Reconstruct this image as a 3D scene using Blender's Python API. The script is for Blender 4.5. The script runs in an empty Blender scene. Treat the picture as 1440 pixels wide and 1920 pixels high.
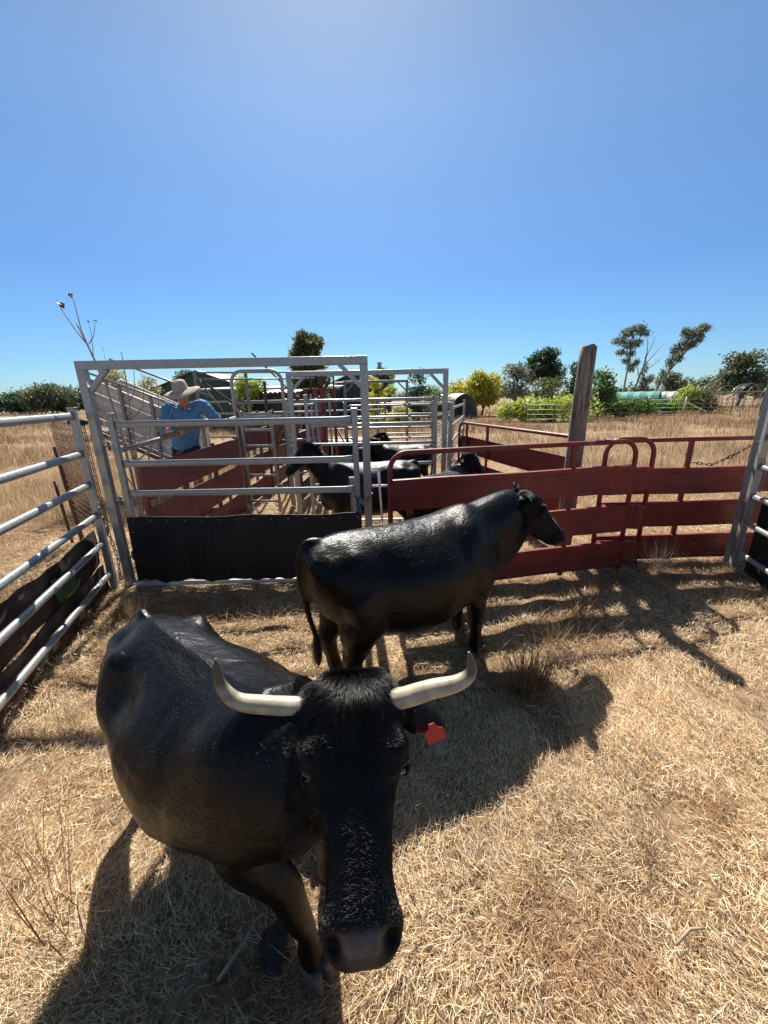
import bpy, math, random
import numpy as np
from mathutils import Vector, Matrix

random.seed(7)
rng = np.random.default_rng(11)
R = math.radians
SC = bpy.context.scene
COL = SC.collection
PI = math.pi

# ------------------------------------------------------------------ camera
CAM_H = 1.9
cd = bpy.data.cameras.new('camera')
cam = bpy.data.objects.new('camera', cd)
COL.objects.link(cam)
cd.sensor_fit = 'VERTICAL'
cd.sensor_height = 24.0
cd.lens = 24.0 * 721 / 1920
cd.clip_start = 0.02
cd.clip_end = 3000
_p, _r = R(16.6), R(1.2)
_f = Vector((0, math.cos(_p), -math.sin(_p)))
_x0 = Vector((1, 0, 0))
_u0 = _x0.cross(_f)
_x = _x0 * math.cos(_r) - _u0 * math.sin(_r)
_u = _u0 * math.cos(_r) + _x0 * math.sin(_r)
cam.matrix_world = Matrix(((_x.x, _u.x, -_f.x, 0), (_x.y, _u.y, -_f.y, 0), (_x.z, _u.z, -_f.z, CAM_H), (0, 0, 0, 1)))
SC.camera = cam

# ------------------------------------------------------------------ sky and sun
SUN_EL, SUN_AZ = R(48), R(-5.5)          # azimuth measured from +Y towards +X
w = bpy.data.worlds.new('World')
SC.world = w
w.use_nodes = True
nt = w.node_tree
bg = nt.nodes['Background']
sky = nt.nodes.new('ShaderNodeTexSky')
sky.sky_type = 'NISHITA'
sky.sun_disc = False
sky.sun_elevation = SUN_EL
sky.sun_rotation = SUN_AZ
sky.air_density = 1.0
sky.dust_density = 0.3
sky.ozone_density = 2.5
sky.altitude = 300
# sky tint: bluer near the horizon; higher stops paint in sun glare and warmer fill
_tc = nt.nodes.new('ShaderNodeTexCoord')
_sx = nt.nodes.new('ShaderNodeSeparateXYZ')
nt.links.new(_tc.outputs['Generated'], _sx.inputs[0])
_rp = nt.nodes.new('ShaderNodeValToRGB')
for _i, (_q, _c) in enumerate(((0.0, (.60, .84, 1.10)), (.08, (.56, .84, 1.10)), (.25, (.62, .885, 1.15)), (.58, (1.12, 1.27, 1.30)), (.80, (1.2, 1.06, .85)))):
    if _i > 1: _rp.color_ramp.elements.new(.5)
    _rp.color_ramp.elements[_i].position = _q
    _rp.color_ramp.elements[_i].color = (*_c, 1)
nt.links.new(_sx.outputs['Z'], _rp.inputs[0])
_mx = nt.nodes.new('ShaderNodeMix')
_mx.data_type = 'RGBA'
_mx.blend_type = 'MULTIPLY'
_mx.inputs[0].default_value = 1.0
nt.links.new(sky.outputs[0], _mx.inputs[6])
nt.links.new(_rp.outputs[0], _mx.inputs[7])
nt.links.new(_mx.outputs[2], bg.inputs[0])
bg.inputs[1].default_value = 0.05
ld = bpy.data.lights.new('sun', 'SUN')
ld.energy = 5.0
ld.angle = R(0.5)
ld.color = (1.0, 0.95, 0.87)
sun = bpy.data.objects.new('sun', ld)
COL.objects.link(sun)
_sd = Vector((math.sin(SUN_AZ) * math.cos(SUN_EL), math.cos(SUN_AZ) * math.cos(SUN_EL), math.sin(SUN_EL)))
sun.rotation_euler = _sd.to_track_quat('Z', 'Y').to_euler()
SC.view_settings.view_transform = 'Standard'
SC.view_settings.look = 'None'
SC.view_settings.exposure = 1.08
SC.view_settings.gamma = 1.0
SC.render.engine = 'CYCLES'
SC.cycles.max_bounces = 6
SC.cycles.transparent_max_bounces = 8

# ------------------------------------------------------------------ materials
def new_mat(name):
    m = bpy.data.materials.new(name)
    m.use_nodes = True
    t = m.node_tree
    return m, t, t.nodes['Principled BSDF']

def noise(t, scale, detail=4, rough=.6, vec=None, dist=0.0):
    n = t.nodes.new('ShaderNodeTexNoise')
    n.inputs['Scale'].default_value = scale
    n.inputs['Detail'].default_value = detail
    n.inputs['Roughness'].default_value = rough
    n.inputs['Distortion'].default_value = dist
    if vec is not None:
        t.links.new(vec, n.inputs['Vector'])
    return n

def ramp(t, src, stops):
    r = t.nodes.new('ShaderNodeValToRGB')
    e = r.color_ramp.elements
    while len(e) < len(stops):
        e.new(.5)
    for k, (p, c) in enumerate(stops):
        e[k].position = p
        e[k].color = (*c, 1) if len(c) == 3 else c
    t.links.new(src, r.inputs[0])
    return r

def mixc(t, fac, a, b, mode='MIX'):
    m = t.nodes.new('ShaderNodeMix')
    m.data_type = 'RGBA'
    m.blend_type = mode
    for i, v in ((0, fac), (6, a), (7, b)):
        if hasattr(v, 'is_linked') or isinstance(v, bpy.types.NodeSocket):
            t.links.new(v, m.inputs[i])
        elif isinstance(v, (int, float)):
            m.inputs[i].default_value = v
        else:
            m.inputs[i].default_value = (*v, 1)
    return m.outputs[2]

def bump(t, b, src, strength=.3, dist=.01):
    n = t.nodes.new('ShaderNodeBump')
    n.inputs['Strength'].default_value = strength
    n.inputs['Distance'].default_value = dist
    t.links.new(src, n.inputs['Height'])
    t.links.new(n.outputs[0], b.inputs['Normal'])

def objco(t):
    return t.nodes.new('ShaderNodeTexCoord').outputs['Object']

def geopos(t):
    return t.nodes.new('ShaderNodeNewGeometry').outputs['Position']

def simple(name, stops, scale=8, rough=.6, metal=0.0, bmp=.2, bd=.004, detail=5, stretch=None, spec=.5, rvar=.12):
    m, t, b = new_mat(name)
    v = geopos(t)
    if stretch:
        mp = t.nodes.new('ShaderNodeMapping')
        mp.inputs['Scale'].default_value = stretch
        t.links.new(v, mp.inputs[0])
        v = mp.outputs[0]
    n = noise(t, scale, detail, .65, v)
    r = ramp(t, n.outputs[0], stops)
    t.links.new(r.outputs[0], b.inputs['Base Color'])
    n2 = noise(t, scale * 3.1, 3, .6, v)
    rr = ramp(t, n2.outputs[0], [(.3, (rough - rvar,) * 3), (.7, (min(1, rough + rvar),) * 3)])
    t.links.new(rr.outputs[0], b.inputs['Roughness'])
    b.inputs['Metallic'].default_value = metal
    b.inputs['Specular IOR Level'].default_value = spec
    if bmp:
        bump(t, b, n2.outputs[0], bmp, bd)
    return m

GALV = simple('galvanised steel', [(.25, (.19, .20, .195)), (.45, (.34, .355, .35)), (.62, (.28, .29, .285)), (.8, (.42, .43, .425))], 22, .36, .45, .10, .001)
GALVD = simple('weathered galvanised steel', [(.25, (.12, .12, .115)), (.5, (.22, .22, .21)), (.8, (.28, .28, .27))], 14, .5, .5, .15, .001)
RED = simple('red oxide paint over steel', [(.26, (.035, .015, .011)), (.38, (.14, .016, .011)), (.55, (.22, .022, .014)), (.64, (.10, .03, .018)), (.74, (.26, .10, .06))], 4, .52, 0, .25, .002, 8)
REDL = simple('faded red paint on rusty steel', [(.2, (.05, .022, .018)), (.42, (.13, .032, .026)), (.62, (.19, .045, .038)), (.8, (.22, .10, .07))], 5, .6, 0, .25, .002, 8)
RUST = simple('rusty steel', [(.3, (.06, .03, .02)), (.6, (.13, .06, .035)), (.8, (.2, .12, .08))], 20, .75, .1, .4, .002)
RUBBER = simple('black conveyor rubber', [(.3, (.006, .006, .007)), (.6, (.011, .011, .012)), (.8, (.022, .021, .02))], 6, .62, 0, .3, .003, 6, spec=.35)
BELT = simple('brown stained conveyor belt', [(.25, (.012, .008, .006)), (.5, (.035, .018, .010)), (.7, (.055, .028, .016)), (.85, (.09, .06, .04))], 3.5, .75, 0, .4, .004, 8)
TIN = simple('pale weathered corrugated iron', [(.3, (.34, .30, .25)), (.55, (.50, .45, .38)), (.8, (.62, .57, .50))], 3, .6, .15, .1, .002, 8)
GREENTIN = simple('dark green sheet metal', [(.3, (.018, .055, .043)), (.7, (.03, .08, .062))], 1.2, .5, 0, 0)
GREYTIN = simple('grey sheet metal roof', [(.3, (.25, .28, .3)), (.7, (.36, .38, .4))], 1.2, .5, .2, 0)
ROOFRED = simple('dull red roof', [(.3, (.16, .05, .04)), (.7, (.22, .07, .05))], 2, .6, 0, 0)
WHITE = simple('white painted steel', [(.3, (.5, .5, .48)), (.7, (.75, .75, .73))], 6, .5, 0, 0)
PLASTIC = simple('ribbed grey plastic film', [(.3, (.22, .22, .2)), (.7, (.38, .38, .35))], 2, .5, 0, 0)
NET = simple('turquoise shade cloth', [(.3, (.03, .2, .17)), (.7, (.05, .3, .26))], 2, .7, 0, 0)
HOLLOW = simple('interior shade as dark colour', [(.3, (.02, .02, .018)), (.7, (.05, .05, .045))], 2, .9, 0, 0)  # shade inside open buildings, put into the colour
TWINE = simple('blue baling twine', [(.3, (.03, .08, .12)), (.7, (.04, .12, .18))], 40, .7, 0, 0)
TAG = simple('red plastic ear tag', [(.3, (.42, .010, .016)), (.7, (.52, .016, .022))], 12, .38, 0, .1, .001)
TAGY = simple('yellow plastic ear tag', [(.3, (.7, .4, .02)), (.7, (.8, .5, .03))], 12, .4, 0, 0)
BARK = simple('dark bark', [(.3, (.04, .032, .025)), (.7, (.12, .1, .08))], 9, .85, 0, .5, .01, stretch=(3, 3, .6))
PALEBARK = simple('pale gum bark', [(.3, (.22, .19, .15)), (.7, (.42, .38, .32))], 5, .8, 0, .2, .01, stretch=(2, 2, .5))
TWIG = simple('grey twig bark', [(.3, (.16, .12, .10)), (.7, (.42, .35, .30))], 30, .8, 0, .1, .002)
DUNG = simple('dark dung', [(.3, (.012, .009, .006)), (.7, (.035, .026, .016))], 25, .8, 0, .6, .01)
STONE = simple('grey stone', [(.3, (.16, .13, .10)), (.7, (.3, .25, .2))], 20, .8, 0, .4, .01)
SHIRT = simple('blue cotton shirt', [(.3, (.07, .19, .36)), (.6, (.10, .25, .44)), (.8, (.13, .29, .50))], 9, .85, 0, .5, .012, 4, spec=.2)
SHORTS = simple('navy work shorts', [(.3, (.012, .016, .028)), (.7, (.025, .03, .045))], 12, .85, 0, .3, .01, spec=.2)
HATM = simple('beige felt hat', [(.3, (.36, .29, .22)), (.7, (.52, .44, .35))], 9, .9, 0, .3, .006, spec=.15)
SKIN = simple('sunned skin', [(.3, (.36, .16, .10)), (.7, (.48, .24, .16))], 14, .55, 0, .1, .002)
BOOT = simple('brown leather boots', [(.3, (.05, .03, .02)), (.7, (.1, .06, .035))], 20, .6, 0, .2, .002)
HAIRM = simple('grey hair', [(.3, (.12, .1, .09)), (.7, (.25, .22, .2))], 30, .7, 0, .3, .003)

def wood_mat():
    m, t, b = new_mat('weathered grey timber')
    mp = t.nodes.new('ShaderNodeMapping')
    mp.inputs['Scale'].default_value = (7, 7, .55)
    t.links.new(geopos(t), mp.inputs[0])
    n = noise(t, 6, 8, .7, mp.outputs[0], .6)
    n2 = noise(t, 2.2, 3, .5, geopos(t))
    r = ramp(t, n.outputs[0], [(.36, (.03, .022, .018)), (.45, (.19, .16, .13)), (.6, (.35, .30, .25)), (.75, (.50, .44, .38))])
    r2 = ramp(t, n2.outputs[0], [(.3, (.72, .70, .68)), (.7, (1, 1, 1))])
    t.links.new(mixc(t, 1.0, r.outputs[0], r2.outputs[0], 'MULTIPLY'), b.inputs['Base Color'])
    b.inputs['Roughness'].default_value = .85
    bump(t, b, n.outputs[0], .9, .02)
    return m
WOOD = wood_mat()

def ground_mat():
    m, t, b = new_mat('dry trampled paddock soil and straw')
    v = geopos(t)
    n1 = noise(t, .35, 5, .6, v)
    n2 = noise(t, 9, 8, .75, v, .4)
    mp = t.nodes.new('ShaderNodeMapping')
    mp.inputs['Scale'].default_value = (1, .35, 1)
    mp.inputs['Rotation'].default_value = (0, 0, .5)
    t.links.new(v, mp.inputs[0])
    n3 = noise(t, 60, 6, .8, mp.outputs[0], 1.0)
    c2 = ramp(t, n2.outputs[0], [(.28, (.12, .08, .05)), (.46, (.30, .21, .125)), (.62, (.44, .325, .21)), (.8, (.56, .44, .31))])
    c3 = ramp(t, n3.outputs[0], [(.36, (.35, .30, .26)), (.5, (.95, .93, .9)), (.7, (1.25, 1.2, 1.1))])
    c1 = ramp(t, n1.outputs[0], [(.35, (.78, .72, .66)), (.6, (1, 1, 1)), (.75, (1.08, 1.02, .92))])
    a = mixc(t, 1.0, c2.outputs[0], c3.outputs[0], 'MULTIPLY')
    a = mixc(t, 1.0, a, c1.outputs[0], 'MULTIPLY')
    t.links.new(a, b.inputs['Base Color'])
    b.inputs['Roughness'].default_value = .95
    b.inputs['Specular IOR Level'].default_value = .1
    bump(t, b, n3.outputs[0], .8, .02)
    return m
GROUND = ground_mat()

def attr_mat(name, rough=.7, transl=.25, spec=.25, tint=(1, 1, 1)):
    m, t, b = new_mat(name)
    a = t.nodes.new('ShaderNodeAttribute')
    a.attribute_name = 'col'
    t.links.new(a.outputs['Color'], b.inputs['Base Color'])
    b.inputs['Roughness'].default_value = rough
    b.inputs['Specular IOR Level'].default_value = spec
    if transl > 0:
        tr = t.nodes.new('ShaderNodeBsdfTranslucent')
        t.links.new(a.outputs['Color'], tr.inputs[0])
        mx = t.nodes.new('ShaderNodeMixShader')
        mx.inputs[0].default_value = transl
        t.links.new(b.outputs[0], mx.inputs[1])
        t.links.new(tr.outputs[0], mx.inputs[2])
        t.links.new(mx.outputs[0], t.nodes['Material Output'].inputs[0])
    return m
STRAW = attr_mat('dry straw', .6, .22, .35)
LEAF = attr_mat('leaves', .55, .42, .35)
HORN = attr_mat('horn', .42, 0, .5)
_t = HORN.node_tree
_n = noise(_t, 35, 6, .7, geopos(_t))
bump(_t, _t.nodes['Principled BSDF'], _n.outputs[0], .35, .003)

def hide_mat():
    m, t, b = new_mat('black cattle hide')
    a = t.nodes.new('ShaderNodeAttribute')
    a.attribute_name = 'col'
    n = noise(t, 55, 5, .7, geopos(t))
    r = ramp(t, n.outputs[0], [(.3, (.55, .55, .55)), (.7, (1.5, 1.4, 1.3))])
    t.links.new(mixc(t, 1.0, a.outputs['Color'], r.outputs[0], 'MULTIPLY'), b.inputs['Base Color'])
    t.links.new(a.outputs['Alpha'], b.inputs['Roughness'])
    b.inputs['Specular IOR Level'].default_value = .22
    # sleek coat: fine hair streaks running along the body, over soft skin undulation
    mp = t.nodes.new('ShaderNodeMapping')
    mp.inputs['Scale'].default_value = (14, 95, 60)
    mp.inputs['Rotation'].default_value = (0, .35, 0)
    t.links.new(objco(t), mp.inputs[0])
    s1 = noise(t, 1.3, 4, .6, mp.outputs[0], .8)
    s2 = noise(t, 7, 3, .5, objco(t), .5)
    b1 = t.nodes.new('ShaderNodeBump'); b1.inputs['Strength'].default_value = .22; b1.inputs['Distance'].default_value = .05
    t.links.new(s2.outputs[0], b1.inputs['Height'])
    b2 = t.nodes.new('ShaderNodeBump'); b2.inputs['Strength'].default_value = .30; b2.inputs['Distance'].default_value = .012
    t.links.new(s1.outputs[0], b2.inputs['Height'])
    t.links.new(b1.outputs[0], b2.inputs['Normal'])
    t.links.new(b2.outputs[0], b.inputs['Normal'])
    return m
HIDE = hide_mat()

def fur_mat(mel=1.0, rough=.22):
    m = bpy.data.materials.new('black fur')
    m.use_nodes = True
    t = m.node_tree
    t.nodes.remove(t.nodes['Principled BSDF'])
    h = t.nodes.new('ShaderNodeBsdfHairPrincipled')
    try:
        h.model = 'CHIANG'
    except Exception:
        pass
    h.parametrization = 'MELANIN'
    h.inputs['Melanin'].default_value = mel
    h.inputs['Melanin Redness'].default_value = .6
    h.inputs['Roughness'].default_value = rough
    h.inputs['Radial Roughness'].default_value = .3
    h.inputs['Random Roughness'].default_value = .3
    h.inputs['Coat'].default_value = 0.0
    h.inputs['IOR'].default_value = 1.45
    d = t.nodes.new('ShaderNodeBsdfDiffuse')
    d.inputs[0].default_value = (.035, .031, .028, 1)
    x = t.nodes.new('ShaderNodeMixShader')
    x.inputs[0].default_value = .25
    t.links.new(h.outputs[0], x.inputs[1])
    t.links.new(d.outputs[0], x.inputs[2])
    t.links.new(x.outputs[0], t.nodes['Material Output'].inputs[0])
    return m
FUR = fur_mat()

def eye_mat():
    m, t, b = new_mat('dark cattle eye')
    b.inputs['Base Color'].default_value = (.018, .013, .011, 1)
    b.inputs['Roughness'].default_value = .12
    return m
EYE = eye_mat()

# ------------------------------------------------------------------ mesh helpers
class MB:
    def __init__(s):
        s.v, s.f, s.sm = [], [], []
    def add(s, vs, fs, smooth=False):
        o = len(s.v)
        s.v += [tuple(p) for p in vs]
        s.f += [tuple(i + o for i in f) for f in fs]
        s.sm += [smooth] * len(fs)
    def box(s, c, d, rz=0.0):
        cx, cy, cz = c
        a, b, h = d[0] / 2, d[1] / 2, d[2] / 2
        vs = []
        for z in (-h, h):
            for x, y in ((-a, -b), (a, -b), (a, b), (-a, b)):
                vs.append((cx + x * math.cos(rz) - y * math.sin(rz), cy + x * math.sin(rz) + y * math.cos(rz), cz + z))
        s.add(vs, [(3, 2, 1, 0), (4, 5, 6, 7), (0, 1, 5, 4), (1, 2, 6, 5), (2, 3, 7, 6), (3, 0, 4, 7)])
    def bar(s, p, q, w, h, up=(0, 0, 1)):
        p, q = Vector(p), Vector(q)
        d = (q - p).normalized()
        u = Vector(up)
        if abs(d.dot(u)) > .95:
            u = Vector((0, 1, 0))
        r = d.cross(u).normalized()
        u = r.cross(d).normalized()
        vs = []
        for c in (p, q):
            for x, y in ((-1, -1), (1, -1), (1, 1), (-1, 1)):
                vs.append(c + r * (x * w / 2) + u * (y * h / 2))
        s.add(vs, [(3, 2, 1, 0), (4, 5, 6, 7), (0, 1, 5, 4), (1, 2, 6, 5), (2, 3, 7, 6), (3, 0, 4, 7)])
    def tube(s, path, r, n=10, ry=None, up=(0, 0, 1)):
        """r: one radius or one per point (horizontal); ry: the same in the up direction"""
        P = [Vector(p) for p in path]
        k = len(P)
        rs = r if isinstance(r, (list, tuple)) else [r] * k
        ys = rs if ry is None else (ry if isinstance(ry, (list, tuple)) else [ry] * k)
        pr = None
        vs = []
        for i in range(k):
            d = (P[min(i + 1, k - 1)] - P[max(i - 1, 0)]).normalized()
            if pr is None:
                u = Vector(up)
                if abs(d.dot(u)) > .97:
                    u = Vector((0, 1, 0))
                a = d.cross(u).normalized()
            else:
                a = (pr - d * pr.dot(d)).normalized()
            pr = a
            b = a.cross(d).normalized()
            for j in range(n):
                t = 2 * PI * j / n
                vs.append(P[i] + a * (math.cos(t) * rs[i]) + b * (math.sin(t) * ys[i]))
        fs = []
        for i in range(k - 1):
            for j in range(n):
                fs.append((i * n + j, i * n + (j + 1) % n, (i + 1) * n + (j + 1) % n, (i + 1) * n + j))
        s.add(vs, fs, True)
        o = len(s.v) - len(vs)
        s.f += [tuple(o + j for j in range(n - 1, -1, -1)), tuple(o + (k - 1) * n + j for j in range(n))]
        s.sm += [False, False]
    def ball(s, c, r, n=12, m=8):
        rx, ry, rz = r if isinstance(r, (tuple, list)) else (r, r, r)
        vs = [(c[0], c[1], c[2] + rz)]
        for i in range(1, m):
            a = PI * i / m
            for j in range(n):
                b = 2 * PI * j / n
                vs.append((c[0] + rx * math.sin(a) * math.cos(b), c[1] + ry * math.sin(a) * math.sin(b), c[2] + rz * math.cos(a)))
        vs.append((c[0], c[1], c[2] - rz))
        fs = [(0, 1 + j, 1 + (j + 1) % n) for j in range(n)]
        for i in range(m - 2):
            for j in range(n):
                fs.append((1 + i * n + j, 1 + (i + 1) * n + j, 1 + (i + 1) * n + (j + 1) % n, 1 + i * n + (j + 1) % n))
        L = len(vs) - 1
        fs += [(L, 1 + (m - 2) * n + (j + 1) % n, 1 + (m - 2) * n + j) for j in range(n)]
        s.add(vs, fs, True)
    def loft(s, rings, cap=True):
        n = len(rings[0])
        vs = [p for r in rings for p in r]
        fs = []
        for i in range(len(rings) - 1):
            for j in range(n):
                fs.append((i * n + j, i * n + (j + 1) % n, (i + 1) * n + (j + 1) % n, (i + 1) * n + j))
        if cap:
            fs += [tuple(range(n - 1, -1, -1)), tuple((len(rings) - 1) * n + j for j in range(n))]
        s.add(vs, fs, True)
    def mesh(s, name, off=(0, 0, 0)):
        me = bpy.data.meshes.new(name)
        ox, oy, oz = off
        me.from_pydata([(x - ox, y - oy, z - oz) for x, y, z in s.v], [], s.f)
        me.polygons.foreach_set('use_smooth', s.sm)
        me.update()
        return me

def thing(name, label, cat, loc=(0, 0, 0), group=None, kind=None):
    o = bpy.data.objects.new(name, None)
    o.empty_display_size = .1
    COL.objects.link(o)
    o.location = loc
    return tag(o, label, cat, group, kind)

def tag(o, label=None, cat=None, group=None, kind=None):
    if label: o['label'] = label
    if cat: o['category'] = cat
    if group: o['group'] = group
    if kind: o['kind'] = kind
    return o

def wloc(o):
    v = Vector(o.location)
    while o.parent:
        o = o.parent
        v += Vector(o.location)
    return v

def part(name, mb, mat, parent=None, bevel=0.0, loc=None):
    """one mesh object; vertices are given in world space, its origin follows the parent (or loc)"""
    base = Vector(loc) if loc is not None else (wloc(parent) if parent else Vector((0, 0, 0)))
    me = mb.mesh(name, tuple(base))
    me.materials.append(mat)
    o = bpy.data.objects.new(name, me)
    COL.objects.link(o)
    if parent:
        o.parent = parent
        if loc is not None:
            o.location = base - wloc(parent)
    elif loc is not None:
        o.location = base
    if bevel:
        b = o.modifiers.new('bevel', 'BEVEL')
        b.width = bevel
        b.segments = 2
        b.limit_method = 'ANGLE'
    return o

def fast_mesh(name, verts, quads=None, tris=None, cols=None, smooth=False, mat=None):
    """numpy arrays -> mesh; cols one rgb per vertex"""
    me = bpy.data.meshes.new(name)
    nq = 0 if quads is None else len(quads)
    ntr = 0 if tris is None else len(tris)
    me.vertices.add(len(verts))
    me.vertices.foreach_set('co', np.ascontiguousarray(verts, dtype=np.float32).ravel())
    idx = []
    if nq: idx.append(np.asarray(quads, dtype=np.int32).ravel())
    if ntr: idx.append(np.asarray(tris, dtype=np.int32).ravel())
    idx = np.concatenate(idx)
    me.loops.add(len(idx))
    me.loops.foreach_set('vertex_index', idx)
    me.polygons.add(nq + ntr)
    st = np.concatenate([np.arange(nq) * 4, nq * 4 + np.arange(ntr) * 3]).astype(np.int32)
    me.polygons.foreach_set('loop_start', st)
    me.polygons.foreach_set('use_smooth', np.full(nq + ntr, smooth))
    me.update(calc_edges=True)
    if cols is not None:
        a = me.color_attributes.new('col', 'FLOAT_COLOR', 'POINT')
        c = np.ones((len(verts), 4), dtype=np.float32)
        c[:, :cols.shape[1]] = cols
        a.data.foreach_set('color', c.ravel())
    if mat: me.materials.append(mat)
    return me

# ------------------------------------------------------------------ ground
def sstep(a, b, x):
    t = np.clip((x - a) / (b - a), 0, 1)
    return t * t * (3 - 2 * t)

def hgt(x, y):
    x = np.asarray(x, float); y = np.asarray(y, float)
    h = .012 * np.sin(3.1 * x + 1.3 * y) + .010 * np.sin(5.7 * y - 2.2 * x + 1) + .008 * np.sin(9.3 * x + 7.1 * y + 2) + .006 * np.sin(17 * x - 13 * y)
    far = sstep(12, 60, y)
    h = h * (1 - far) + far * (.12 * np.sin(.12 * x + 1) + .10 * np.sin(.09 * y))
    return h - .015

def ground():
    def axis(a, b, f, fine):
        out = list(np.arange(-f, f + 1e-6, fine))
        s = fine
        v = f
        while v < b:
            s *= 1.22
            v += s
            out.append(min(v, b))
        v = -f; s = fine
        while v > a:
            s *= 1.22
            v -= s
            out.insert(0, max(v, a))
        return np.array(out)
    xs = axis(-900, 900, 5, .06)
    ys = axis(-900, 1500, 7, .06)
    X, Y = np.meshgrid(xs, ys)
    Z = hgt(X, Y)
    V = np.stack([X, Y, Z], -1).reshape(-1, 3)
    nx, ny = len(xs), len(ys)
    i = (np.arange(ny - 1)[:, None] * nx + np.arange(nx - 1)[None, :]).ravel()
    Q = np.stack([i, i + 1, i + nx + 1, i + nx], -1)
    me = fast_mesh('ground', V, quads=Q, smooth=True, mat=GROUND)
    o = bpy.data.objects.new('ground', me)
    COL.objects.link(o)
    tag(o, kind='structure')
ground()

def vnoise(x, y, s, seed=0):
    """cheap smooth value noise 0..1"""
    r = np.random.default_rng(seed)
    T = r.random((64, 64))
    u, v = x * s, y * s
    iu, iv = np.floor(u).astype(int), np.floor(v).astype(int)
    fu, fv = u - iu, v - iv
    fu = fu * fu * (3 - 2 * fu); fv = fv * fv * (3 - 2 * fv)
    g = lambda a, b: T[a % 64, b % 64]
    return (g(iu, iv) * (1 - fu) + g(iu + 1, iv) * fu) * (1 - fv) + (g(iu, iv + 1) * (1 - fu) + g(iu + 1, iv + 1) * fu) * fv

def blades(x, y, z, az, elev, ln, wd, curl, col):
    """bent tapering straws; every argument an array; returns verts, quads, tris, cols"""
    n = len(x)
    dx, dy = np.cos(az), np.sin(az)
    ce, se = np.cos(elev), np.sin(elev)
    D = np.stack([dx * ce, dy * ce, se], -1)
    S = np.stack([-dy, dx, np.zeros(n)], -1) * np.cos(curl * 3)[:, None] + np.array([0, 0, 1.0]) * np.sin(curl * 3)[:, None]
    B = np.stack([x, y, z], -1)
    bend = np.stack([-dy, dx, np.zeros(n)], -1) * (curl * ln)[:, None] + np.array([0, 0, -1.0]) * (np.abs(curl) * ln * .5 * (se > .2))[:, None]
    M = B + D * (ln * .5)[:, None]
    T = B + D * ln[:, None] + bend
    W = (wd / 2)[:, None]
    V = np.stack([B - S * W, B + S * W, M + S * W * .9, M - S * W * .9, T], 1).reshape(-1, 3)
    o = np.arange(n) * 5
    Q = np.stack([o, o + 1, o + 2, o + 3], -1)
    Tt = np.stack([o + 3, o + 2, o + 4], -1)
    C = np.repeat(col, 5, axis=0)
    return V, Q, Tt, C

def straw_cols(n, kind='straw'):
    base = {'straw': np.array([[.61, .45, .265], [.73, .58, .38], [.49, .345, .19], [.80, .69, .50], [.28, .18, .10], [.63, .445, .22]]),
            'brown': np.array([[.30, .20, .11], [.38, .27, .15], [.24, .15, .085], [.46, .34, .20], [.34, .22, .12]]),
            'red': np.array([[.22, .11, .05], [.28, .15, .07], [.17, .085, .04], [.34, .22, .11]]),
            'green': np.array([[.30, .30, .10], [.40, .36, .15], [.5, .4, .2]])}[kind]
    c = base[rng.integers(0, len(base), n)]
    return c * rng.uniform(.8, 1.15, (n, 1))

def link_blades(name, label, V, Q, T, C, kind='stuff', cat=None):
    me = fast_mesh(name, V, Q, T, C, mat=STRAW)
    o = bpy.data.objects.new(name, me)
    COL.objects.link(o)
    tag(o, label, cat, kind=kind)
    return o

def scatter(n, x0, x1, y0, y1, clump_s, seed, thr=.0):
    x = rng.uniform(x0, x1, n); y = rng.uniform(y0, y1, n)
    k = vnoise(x + 50, y + 50, clump_s, seed)
    keep = rng.random(n) < np.clip((k - thr) * 2.2, .08, 1)
    return x[keep], y[keep], k[keep]

def flat_straw():
    L = []
    # the flattened straw of the yard, denser where the camera is close
    for (n, x0, x1, y0, y1, l0, l1, w0, w1) in ((150000, -1.9, 2.2, .3, 2.1, .018, .055, .0011, .0026),
                                               (14000, -1.9, 2.2, .3, 2.1, .06, .12, .0012, .0026),
                                               (110000, -3.3, 4.2, 1.6, 4.2, .03, .09, .0015, .0034),
                                               (45000, -6, 6, 3.9, 8.5, .05, .14, .003, .006),
                                               (22000, -7, -2.2, 1.2, 6, .06, .16, .002, .005)):
        x, y, k = scatter(n, x0, x1, y0, y1, 3.0, 3, -.05)
        m = len(x)
        swirl = vnoise(x + 9, y + 4, .9, 5) * 7 + rng.normal(0, .9, m)
        elev = np.abs(rng.normal(0, .33, m)) + .02
        c = straw_cols(m)
        gy = vnoise(x + 3, y + 8, 1.3, 8)[:, None]
        br = np.clip((vnoise(x + 7, y + 2, 2.1, 12)[:, None] * .6 + vnoise(x + 7, y + 2, 7.5, 13)[:, None] * .4 - .52) * 5, 0, 1)
        c = c * rng.choice([.62, 1.12, 1.28], (m, 1), p=[.13, .5, .37]) * (.86 + .34 * gy) * (1 - br * np.array([.30, .42, .50]))
        ln = rng.uniform(l0, l1, m) * (1 + .8 * (rng.random(m) > .96))
        L.append((x, y, hgt(x, y) + rng.uniform(0.0, .028, m) * (.4 + 1.2 * k), swirl, elev, ln, rng.uniform(w0, w1, m), rng.normal(0, .22, m), c))
    a = [np.concatenate([q[i] for q in L]) for i in range(9)]
    link_blades('straw', 'flattened dry straw covering the cattle yard', *blades(*a))
flat_straw()

def short_grass():
    """upright stubble in the yard and in the near paddock"""
    n = 60000
    x, y, k = scatter(n, -9, 9, 1.2, 9, 1.6, 21, .42)
    m = len(x)
    c = straw_cols(m, 'straw') * .9
    V = blades(x, y, hgt(x, y), rng.uniform(0, 6.28, m), rng.uniform(.5, 1.45, m), rng.uniform(.04, .16, m) * (.6 + k), rng.uniform(.0018, .004, m), rng.normal(0, .25, m), c)
    link_blades('stubble', 'short upright dry grass growing through the straw', *V)
short_grass()

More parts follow.
